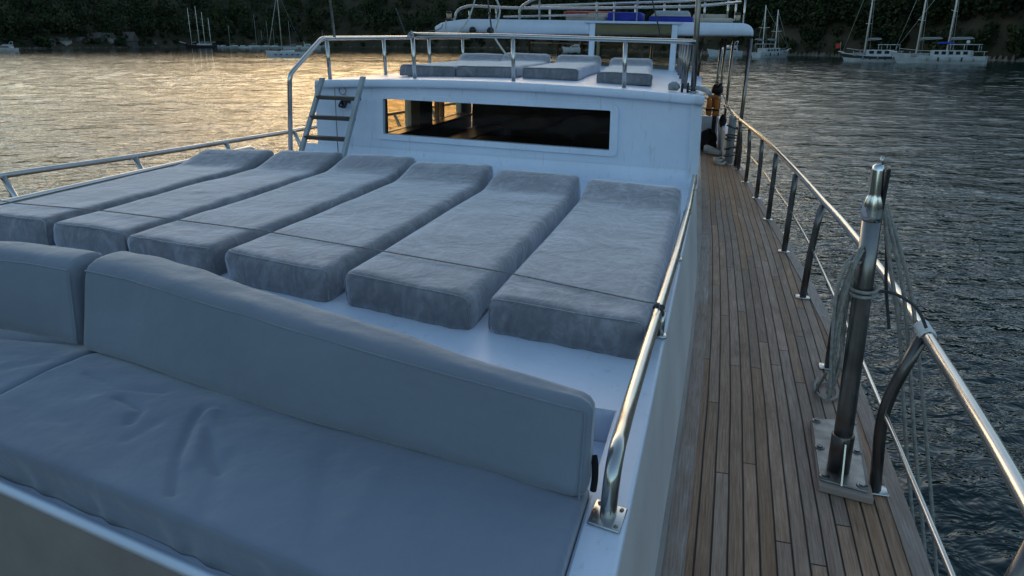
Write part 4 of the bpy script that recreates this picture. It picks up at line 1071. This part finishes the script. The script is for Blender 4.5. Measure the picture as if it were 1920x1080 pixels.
# forest: trees as clouds of leaf clumps over short trunks
def forest(n, px0, px1, t0, t1, h0, h1, leaves, leaf, seed):
    r = np.random.default_rng(seed)
    px = r.uniform(px0, px1, n); t = t0+(t1-t0)*r.random(n)**1.4
    X, D, Z = terrain(px, t)
    h = r.uniform(h0, h1, n); w = h*r.uniform(.32, .55, n)
    k = leaves
    d = r.normal(size=(n, k, 3)); d /= np.linalg.norm(d, axis=-1, keepdims=True)
    rad = r.uniform(.45, 1, (n, k, 1))**.6
    lob = 1+.35*np.sin(d[..., :1]*3+r.uniform(0, 6, (n, 1, 1)))*np.cos(d[..., 1:2]*4+r.uniform(0, 6, (n, 1, 1)))
    c = d*rad*lob
    cx = X[:, None]+c[..., 0]*w[:, None]; cy = D[:, None]+c[..., 1]*w[:, None]; cz = Z[:, None]+h[:, None]*.56+c[..., 2]*h[:, None]*.44
    C = np.stack([cx, cy, cz], -1).reshape(-1, 3)
    s = leaf*r.uniform(.5, 1.4, (len(C), 1))
    a = r.normal(size=C.shape); a /= np.linalg.norm(a, axis=1, keepdims=True)
    b = np.cross(a, r.normal(size=C.shape)); b /= np.linalg.norm(b, axis=1, keepdims=True)
    b *= r.uniform(.35, .8, (len(C), 1))
    V = np.stack([C-a*s-b*s*.4, C+b*s, C+a*s+b*s*.3, C-b*s], 1).reshape(-1, 3)
    tone = np.repeat(r.random(n), k)*.8+r.random(len(C))*.2
    return V, tone
parts = [forest(2600, -260, 1150, .02, 1.12, 6, 13, 80, .85, 1), forest(2300, 1050, 2150, .03, 1.05, 5, 10, 170, .50, 2), forest(420, 1150, 2150, .0, .16, 2.0, 5, 90, .42, 4), forest(500, -260, 1150, .0, .10, 2.5, 6, 40, .8, 5)]
V = np.concatenate([p[0] for p in parts]); tone = np.concatenate([p[1] for p in parts])
q = np.arange(len(V)).reshape(-1, 4)
fo = np_mesh('forest', V, q, False); fo['kind'] = 'stuff'
at = fo.data.attributes.new('tone', 'FLOAT', 'FACE'); at.data.foreach_set('value', tone.astype(np.float32))
m, nt, N, L, bs = new_mat('pine_foliage')
at = N.new('ShaderNodeAttribute'); at.attribute_name = 'tone'
r = ramp(N, L, at.outputs['Fac'], [(.1, (.012,.022,.011)), (.5, (.026,.040,.018)), (.85, (.052,.062,.028)), (1., (.075,.068,.04))])
L.new(r.outputs['Color'], bs.inputs['Base Color']); bs.inputs['Roughness'].default_value = .9; bs.inputs['Specular IOR Level'].default_value = .1
fo.data.materials.append(m)

# ------------------------------------------------------------------ DISTANT BOATS AND BUILDINGS
def hull_bm(Ln, beam, fb, bow=.35, sheer=.5, z0=-.3):
    """pointed hull along +X (bow at +X), deck at fb rising to the bow"""
    bm = bmesh.new(); rings = []
    for i in range(17):
        t = i/16; x = -Ln/2+Ln*t
        w = beam/2*(math.sin(math.pi*min(1, .28+.60*t)))**.8*(1 if t < .55 else max(.02, 1-((t-.55)/.45)**2.2))
        zd = fb+sheer*max(0, (t-.35)/.65)**2+.15*max(0, .3-t)
        xo = bow*Ln*.18*max(0, t-.75)/.25
        rings.append([bm.verts.new(p) for p in ((x,-w*.75,z0),(x+xo*.5,-w*.97,zd*.55),(x+xo,-w,zd),(x+xo,w,zd),(x+xo*.5,w*.97,zd*.55),(x,w*.75,z0))])
    for A, B in zip(rings, rings[1:]):
        for k in range(6): bm.faces.new((A[k], A[(k+1) % 6], B[(k+1) % 6], B[k]))
    bm.faces.new(rings[0][::-1]); bm.faces.new(rings[-1])
    return bm
def boat_root(name, px, yrow, heading, label, cat, group=None):
    x, y = far(px, yrow); o = empty(name, (x, y, 0), label, cat, group, boat=False); o.rotation_euler = (0, 0, R(heading)); return o
def stick(root, name, a, b, r, mat, seg=8):
    rr = [r, r*.7] if a[2] != b[2] and abs(b[2]-a[2]) > 3 else [r, r]
    return link(name, tube([a, b], rr, seg), mat, root)
def mast(root, x, z0, top, r, mat, spreaders=(), half=1.2, lean=0.):
    m_ = stick(root, 'mast', (x,0,z0), (x+lean,0,top), r, mat)
    for z in spreaders: link('spreader', tube([(x+lean*(z-z0)/(top-z0),-half,z+.08),(x+lean*(z-z0)/(top-z0),0,z),(x+lean*(z-z0)/(top-z0),half,z+.08)], .05, 6), mat, m_)
    return m_
def gulet(px, yrow, heading, Ln, label, group, hullmat='far_white', masts=((1.5,17),), stripe=None, fb=1.25, house=True, blue=False, dome=False, flag=False, boom=True, spread=((8.5,),), half=1.6):
    o = boat_root('gulet', px, yrow, heading, label, 'sailing boat', group)
    link('hull', hull_bm(Ln, Ln*.27, fb, .5, Ln*.05), M[hullmat], o, False)
    if stripe: link('sheer_stripe', hull_bm(Ln*1.004, Ln*.274, fb*.86, .5, Ln*.05, fb*.52), M[stripe], o, False)
    w = Ln*.105
    if house:
        d = link('deckhouse', box(-Ln*.33, Ln*.12, -w, w, fb-.1, fb+.95, .1), M['far_white'], o, False)
        n = max(3, int(Ln*.45/1.1))
        for s in (-1, 1):
            for k in range(n):
                x = -Ln*.30+k*(Ln*.40/n); link('window', box(x, x+Ln*.40/n*.62, s*w-.03 if s > 0 else -w-.02, s*w+.02 if s > 0 else -w+.03, fb+.30, fb+.80), M['far_window'], d, False)
        link('wheel_shelter', box(-Ln*.42, -Ln*.08, -w*1.05, w*1.05, fb+1.75, fb+1.87, .05), M['far_white'], o, False)
        for x in (-Ln*.41, -Ln*.25, -Ln*.10):
            for s in (-1, 1): link('shelter_post', tube([(x,s*w,fb+.8),(x,s*w,fb+1.76)], .05, 6), M['far_white'], o)
    if blue: link('boom_cover', box(-Ln*.12, Ln*.06, -.5, .5, fb+1.9, fb+2.2, .1), M['far_blue'], o, False)
    if dome:
        bm = bmesh.new(); bmesh.ops.create_uvsphere(bm, u_segments=12, v_segments=8, radius=.28); bmesh.ops.translate(bm, verts=bm.verts, vec=(-Ln*.27,0,fb+2.2)); link('radar_dome', bm, M['far_white'], o)
    for (x, top), sp in zip(masts, spread):
        mast(o, x, fb, top, .13, M['mast'], sp, half*1.5, -.35)
        link('stay', tube([(x-.3,0,top*.97),(Ln*.56,0,fb+Ln*.05+.2)], .035, 5), M['mast_grey'], o)
        for s in (-1, 1): link('shroud', tube([(x-.3,0,top*.9),(x-.6,s*Ln*.12,fb)], .03, 5), M['mast_grey'], o)
        if boom:
            b_ = link('boom', tube([(x-.1,0,fb+2.5),(x-Ln*.28,0,fb+2.75)], .09, 6), M['mast_grey'], o)
            link('sail_cover', tube([(x-.3,0,fb+2.68),(x-Ln*.1,0,fb+2.74),(x-Ln*.26,0,fb+2.86)], [.16,.2,.1], 8), M['far_grey'], b_)
    for k in range(5):
        for s in (-1, 1): link('fender', tube([(-Ln*.38+k*Ln*.13,s*Ln*.142,fb*.9),(-Ln*.38+k*Ln*.13,s*Ln*.142,fb*.35)], .11, 8), M['far_dark' if k % 2 else 'far_grey'], o)
    link('deck_rail', tube([(-Ln*.48,-Ln*.125,fb+.75),(-Ln*.1,-Ln*.133,fb+.7),(Ln*.3,-Ln*.10,fb+.9),(Ln*.5,-.1,fb+1.2)], .03, 5), M['mast'], o)
    link('cabin_trunk', box(Ln*.13, Ln*.34, -w*.8, w*.8, fb-.1, fb+.45, .06), M['far_grey'], o, False)
    link('bowsprit', tube([(Ln*.53,0,fb+Ln*.05),(Ln*.64,0,fb+Ln*.07)], .08, 6), M['mast'], o)
    for k in range(8): link('rail_post', tube([(-Ln*.45+k*Ln*.12,-Ln*.128*(1 if k < 6 else .7),fb),(-Ln*.45+k*Ln*.12,-Ln*.128*(1 if k < 6 else .7),fb+.7)], .03, 5), M['mast'], o)
    if flag:
        link('flagstaff', tube([(Ln*.60,0,fb+.3),(Ln*.62,0,fb+2.3)], .03, 6), M['mast_grey'], o)
        link('flag', hex_bm([(Ln*.62,-.02,fb+1.3),(Ln*.70,.2,fb+1.1),(Ln*.70,.22,fb+1.1),(Ln*.62,0,fb+1.3),(Ln*.62,-.02,fb+2.1),(Ln*.70,.2,fb+1.9),(Ln*.70,.22,fb+1.9),(Ln*.62,0,fb+2.1)]), M['far_red'], o, False)
    return o
GG = 'wooden cruising boats moored off the right shore'
gulet(1641, 116, 140, 9.4, 'dark hulled one-masted boat with a white bottom band moored off the wooded shore', GG, 'far_white', ((1.6,16.5),), 'far_dark', 1.05, True, False, False, True, True, ((6.3,10.2),), 1.0)
gulet(1770, 119.5, 142, 12.6, 'white two-masted boat with blue boom cover and long deckhouse off the wooded shore', GG, 'far_white', ((3.8,15.5),(-.6,15.5)), None, 1.1, True, True, True, False, True, ((6.6,),(7.9,)), 1.9)
gulet(1449, 108, 38, 11.6, 'white two-masted boat moored just right of the hard top', GG, 'far_white', ((-3.6,11),(1.2,10.2)), None, 1.1, True, False, False, False, True, ((6.3,),(5.6,)), .9)
def motor_yacht(px, yrow, heading, Ln, label, group=None, fly=True):
    o = boat_root('motor_boat', px, yrow, heading, label, 'motor boat', group)
    link('hull', hull_bm(Ln, Ln*.3, 1.2, .6, .6), M['far_white'], o, False)
    w = Ln*.11
    d = link('cabin', hex_bm([(-Ln*.35,-w,1.1),(Ln*.22,-w,1.1),(Ln*.22,w,1.1),(-Ln*.35,w,1.1),(-Ln*.33,-w*.9,2.1),(Ln*.08,-w*.9,2.1),(Ln*.08,w*.9,2.1),(-Ln*.33,w*.9,2.1)], .06), M['far_white'], o, False)
    for s in (-1, 1): link('window', hex_bm([(-Ln*.30,s*w*1.0-.04,1.45),(Ln*.12,s*w*1.0-.04,1.45),(Ln*.12,s*w*1.0+.04,1.45),(-Ln*.30,s*w*1.0+.04,1.45),(-Ln*.29,s*w*.95-.05,1.85),(Ln*.06,s*w*.95-.05,1.85),(Ln*.06,s*w*.95+.05,1.85),(-Ln*.29,s*w*.95+.05,1.85)]), M['far_window'], d, False)
    if fly:
        link('fly_bridge', hex_bm([(-Ln*.33,-w*.8,2.12),(-Ln*.02,-w*.8,2.12),(-Ln*.02,w*.8,2.12),(-Ln*.33,w*.8,2.12),(-Ln*.35,-w*.85,2.6),(-Ln*.06,-w*.85,2.6),(-Ln*.06,w*.85,2.6),(-Ln*.35,w*.85,2.6)], .05), M['far_white'], o, False)
        link('radar_arch', tube(arc_corner([(-Ln*.3,-w*.8,2.6),(-Ln*.36,-w*.7,3.5),(-Ln*.36,w*.7,3.5),(-Ln*.3,w*.8,2.6)], .3), .09, 8), M['far_white'], o)
    return o
motor_yacht(1362, 105.5, 190, 8.2, 'white motor boat seen between the hard top posts on the right')
motor_yacht(4, 96.5, 175, 10.5, 'white motor boat at the left frame edge before the far shore')
motor_yacht(582, 92.5, 30, 9.5, 'pale motor boat moored behind the sailing boat with blue windows')
motor_yacht(1075, 96, 170, 7.5, 'small white motor boat half hidden behind the helm')
def sailboat(px, yrow, heading, Ln, top, label, group=None, mx=.8, windows=False, furl=True, hullmat='far_white', cat='sailing boat'):
    o = boat_root('sailboat', px, yrow, heading, label, cat, group)
    link('hull', hull_bm(Ln, Ln*.29, 1.15, .3, .35), M[hullmat], o, False)
    c = link('coach_house', hex_bm([(-Ln*.22,-Ln*.08,1.05),(Ln*.22,-Ln*.07,1.05),(Ln*.22,Ln*.07,1.05),(-Ln*.22,Ln*.08,1.05),(-Ln*.20,-Ln*.07,1.6),(Ln*.13,-Ln*.05,1.5),(Ln*.13,Ln*.05,1.5),(-Ln*.20,Ln*.07,1.6)], .05), M['far_white'], o, False)
    if windows:
        for k in range(5):
            for s in (-1, 1):
                x = -Ln*.36+k*Ln*.15; yb = s*(Ln*.142 if k < 4 else Ln*.128)
                link('hull_window', box(x, x+Ln*.055, yb-.06, yb+.06, .5, .78), M['far_blue'], o, False)
    m_ = mast(o, mx, 1.1, top, .10, M['mast_grey'], (top*.42, top*.66), .8)
    link('boom', tube([(mx,0,2.3),(mx-Ln*.36,0,2.4)], .16, 8), M['far_grey'], o)
    if furl: link('furled_jib', tube([(Ln*.47,0,1.5),(mx+.1,0,top*.93)], [.09,.05], 6), M['mast_grey'], o)
    link('backstay', tube([(mx,0,top),(-Ln*.48,0,1.3)], .015, 5), M['mast_grey'], o)
    for s in (-1, 1): link('shroud', tube([(mx,0,top*.95),(mx-.1,s*Ln*.13,1.1)], .015, 5), M['mast_grey'], o)
    return o
sailboat(535, 107.5, 187, 8.4, 14.5, 'white sailing boat with dark hull windows, moored nearest the left rail', None, .9, True)
GF = 'far sailing boats moored along the left shore'
for px, yr, hd, Ln, top, l in ((433,90.5,200,8,13,'lone grey mast of a sailing boat right of the four-masted schooner'),(479,89.6,30,9,20.5,'far sailing boat with the tallest mast between the schooner and the white sailing boat'),(467,89.2,170,7,13,'far sailing boat with a short mast just left of the tallest mast'),(501,89.7,20,8,16.5,'far sailing boat with a mast just left of the forestay of the white sailing boat'),(546,91.5,186,9,14.2,'sailing boat with a pale mast just right of the white sailing boat'),(490,89.3,10,7,11,'far sailing boat with a short mast just right of the tallest mast'),(607,89.5,160,8,11.,'far sailing boat with twin thin masts above the boarding rail corner'),(516,90,185,7,12,'far sailing boat with its mast inside the forestay of the white sailing boat')):
    sailboat(px, yr, hd, Ln, top, l, GF, .6, False, False, 'far_white' if hd % 4 else 'far_grey')
# four-masted schooner
o = boat_root('schooner', 376, 90.2, 168, 'four-masted schooner with dark hull off the left shore', 'sailing ship')
link('hull', hull_bm(20, 4.6, 1.7, .6, 1.0), M['far_dark'], o, False); link('deckhouse', box(-7,2,-1.3,1.3,1.6,2.7,.1), M['far_white'], o, False)
for x, t in ((6.2,23.5),(.9,24.5),(-3.0,21.),(-7.1,17.5)):
    mast(o, x, 1.7, t, .17, M['mast'], (t*.42,t*.62,t*.8), 1.6)
    link('boom', tube([(x-.2,0,3.4),(x-3.2,0,3.6)], .14, 6), M['far_white'], o)
link('bowsprit', tube([(10.5,0,2.8),(14.5,0,3.8)], .14, 6), M['mast'], o)
# low boats rafted along the far quay, each a small hull with cabin
GQ = 'small boats rafted along the far left shore'
WHERE = ['below the schooner stern','just right of the schooner','under the lone grey mast','half way to the tallest mast','left of the tallest mast','under the tallest mast','left of the forestay','behind the white sailing boat bow','behind the white sailing boat cabin']
for (px, yr, hd), w_ in zip(((405,90,170),(418,90.5,10),(440,90,185),(455,90.3,15),(470,90.6,175),(482,91,8),(497,90.8,190),(515,91,12),(560,91.5,170)), WHERE):
    o = boat_root('small_boat', px, yr, hd, 'small pale moored boat on the far left shore, '+w_, 'boat', GQ)
    link('hull', hull_bm(6, 2, .9, .4, .4), M['far_white' if hd % 2 else 'far_grey'], o, False); link('cabin', box(-1.6,1.2,-.7,.7,.85,1.7,.1), M['far_white'], o, False)
# dinghy tied between the two boats on the right
o = boat_root('dinghy', 1698, 117.5, 80, 'grey inflatable dinghy with black outboard between the two right boats', 'dinghy')
link('tube_hull', tube(arc_corner([(-1.4,-.7,.3),(.9,-.7,.35),(1.6,0,.5),(.9,.7,.35),(-1.4,.7,.3)], .5), .26, 10), M['far_grey'], o); link('outboard', box(-1.75,-1.35,-.2,.2,.1,1.1,.08), M['far_dark'], o)
o = boat_root('dinghy', 1836, 118.5, 200, 'white dinghy tied astern of the two-masted boat with blue cover', 'dinghy')
link('tube_hull', tube(arc_corner([(-1.2,-.6,.3),(.8,-.6,.35),(1.4,0,.5),(.8,.6,.35),(-1.2,.6,.3)], .5), .22, 10), M['far_white'], o); link('outboard', box(-1.5,-1.15,-.18,.18,.1,1.0,.08), M['far_dark'], o)
# buildings on the left shore
def house(px, w, d, h, wallm, label, name='shed', gable=1.6, back=9, cat='building', door=True):
    D_ = float(shore_d(px))+back; x = (px-960)/1474*D_
    o = empty(name, (x, D_, 1.0), label, cat, 'low buildings along the far left shore', boat=False)
    wl = link('wall', box(-w/2,w/2,0,d,-1.2,h), M[wallm], o, False)
    link('roof', poly_bm([(-w/2-.4,-.5,h+.02),(w/2+.4,-.5,h+.02),(w/2+.4,d/2,h+gable),(-w/2-.4,d/2,h+gable),(w/2+.4,d+.5,h+.02),(-w/2-.4,d+.5,h+.02)], [(0,1,2,3),(3,2,4,5),(0,3,5),(1,4,2),(0,5,4,1)]), M['far_roof'], o, False)
    for k in range(max(1, int(w//5))):
        xx = -w/2+2+k*5
        if xx+1.2 < w/2: link('opening', box(xx,xx+1.3,-.05,.05,.0,1.7), M['far_window'], wl, False)
    return o
house(66, 15, 6, 2.6, 'far_wall_dark', 'long low dark shed on the far shore, left of the white walled one')
house(103, 12, 6, 3.4, 'far_wall', 'white walled low building with dark roof on the far left shore')
house(138, 8, 7, 3.0, 'far_wall_dark', 'small dark house right of the white walled building', 'house', 2.4)
house(172, 9, 7, 4.8, 'far_wall_dark', 'tall gabled dark house in the middle of the far shore group', 'house', 3.0)
house(196, 7, 7, 5.0, 'far_wall', 'pale narrow house beside the tall gabled one', 'house', 2.6)
house(226, 14, 8, 3.2, 'far_wall_dark', 'wide dark house with a steep roof at the right of the shore group', 'house', 5.2)
house(279, 8, 5, 2.2, 'far_wall', 'small pale hut left of the four-masted schooner', 'hut', 1.)
house(632, 17, 6, 2.6, 'far_wall', 'long pale boathouse seen under the boarding rail', 'boathouse', 1.2)

# ------------------------------------------------------------------ CAMERA, SKY, SUN
cam = bpy.data.cameras.new('camera'); co_ = bpy.data.objects.new('camera', cam); COL.objects.link(co_)
cam.sensor_width = 36; cam.lens = 1400/1920*36; cam.clip_end = 8000; cam.clip_start = .05
co_.matrix_world = Matrix.Translation((0, 0, CAM_H)) @ WORLD_CAM.to_4x4()
sc.camera = co_
SUN_AZ, SUN_EL = -6.5, 4.6          # degrees from the view axis, and above the horizon (behind the ridge)
w = bpy.data.worlds.new('World'); sc.world = w; w.use_nodes = True
nt = w.node_tree; sky = nt.nodes.new('ShaderNodeTexSky'); sky.sky_type = 'NISHITA'; sky.sun_disc = False
sky.sun_elevation = R(SUN_EL); sky.sun_rotation = R(SUN_AZ); sky.air_density = 1.0; sky.dust_density = 1.4; sky.ozone_density = 1.65
bg = nt.nodes['Background']; nt.links.new(sky.outputs[0], bg.inputs['Color']); bg.inputs['Strength'].default_value = .12
sun = bpy.data.lights.new('sun', 'SUN'); sun.energy = 2.0; sun.angle = R(.5); sun.color = (1, .72, .42)
so = bpy.data.objects.new('sun', sun); COL.objects.link(so)
d = Vector((math.sin(R(SUN_AZ))*math.cos(R(SUN_EL)), math.cos(R(SUN_AZ))*math.cos(R(SUN_EL)), math.sin(R(SUN_EL))))
so.rotation_euler = d.to_track_quat('Z', 'Y').to_euler(); so.location = (0, 0, 60)
vs = sc.view_settings; vs.view_transform = 'Standard'; vs.look = 'None'; vs.exposure = 1.98; vs.gamma = 1; vs.use_curve_mapping = False
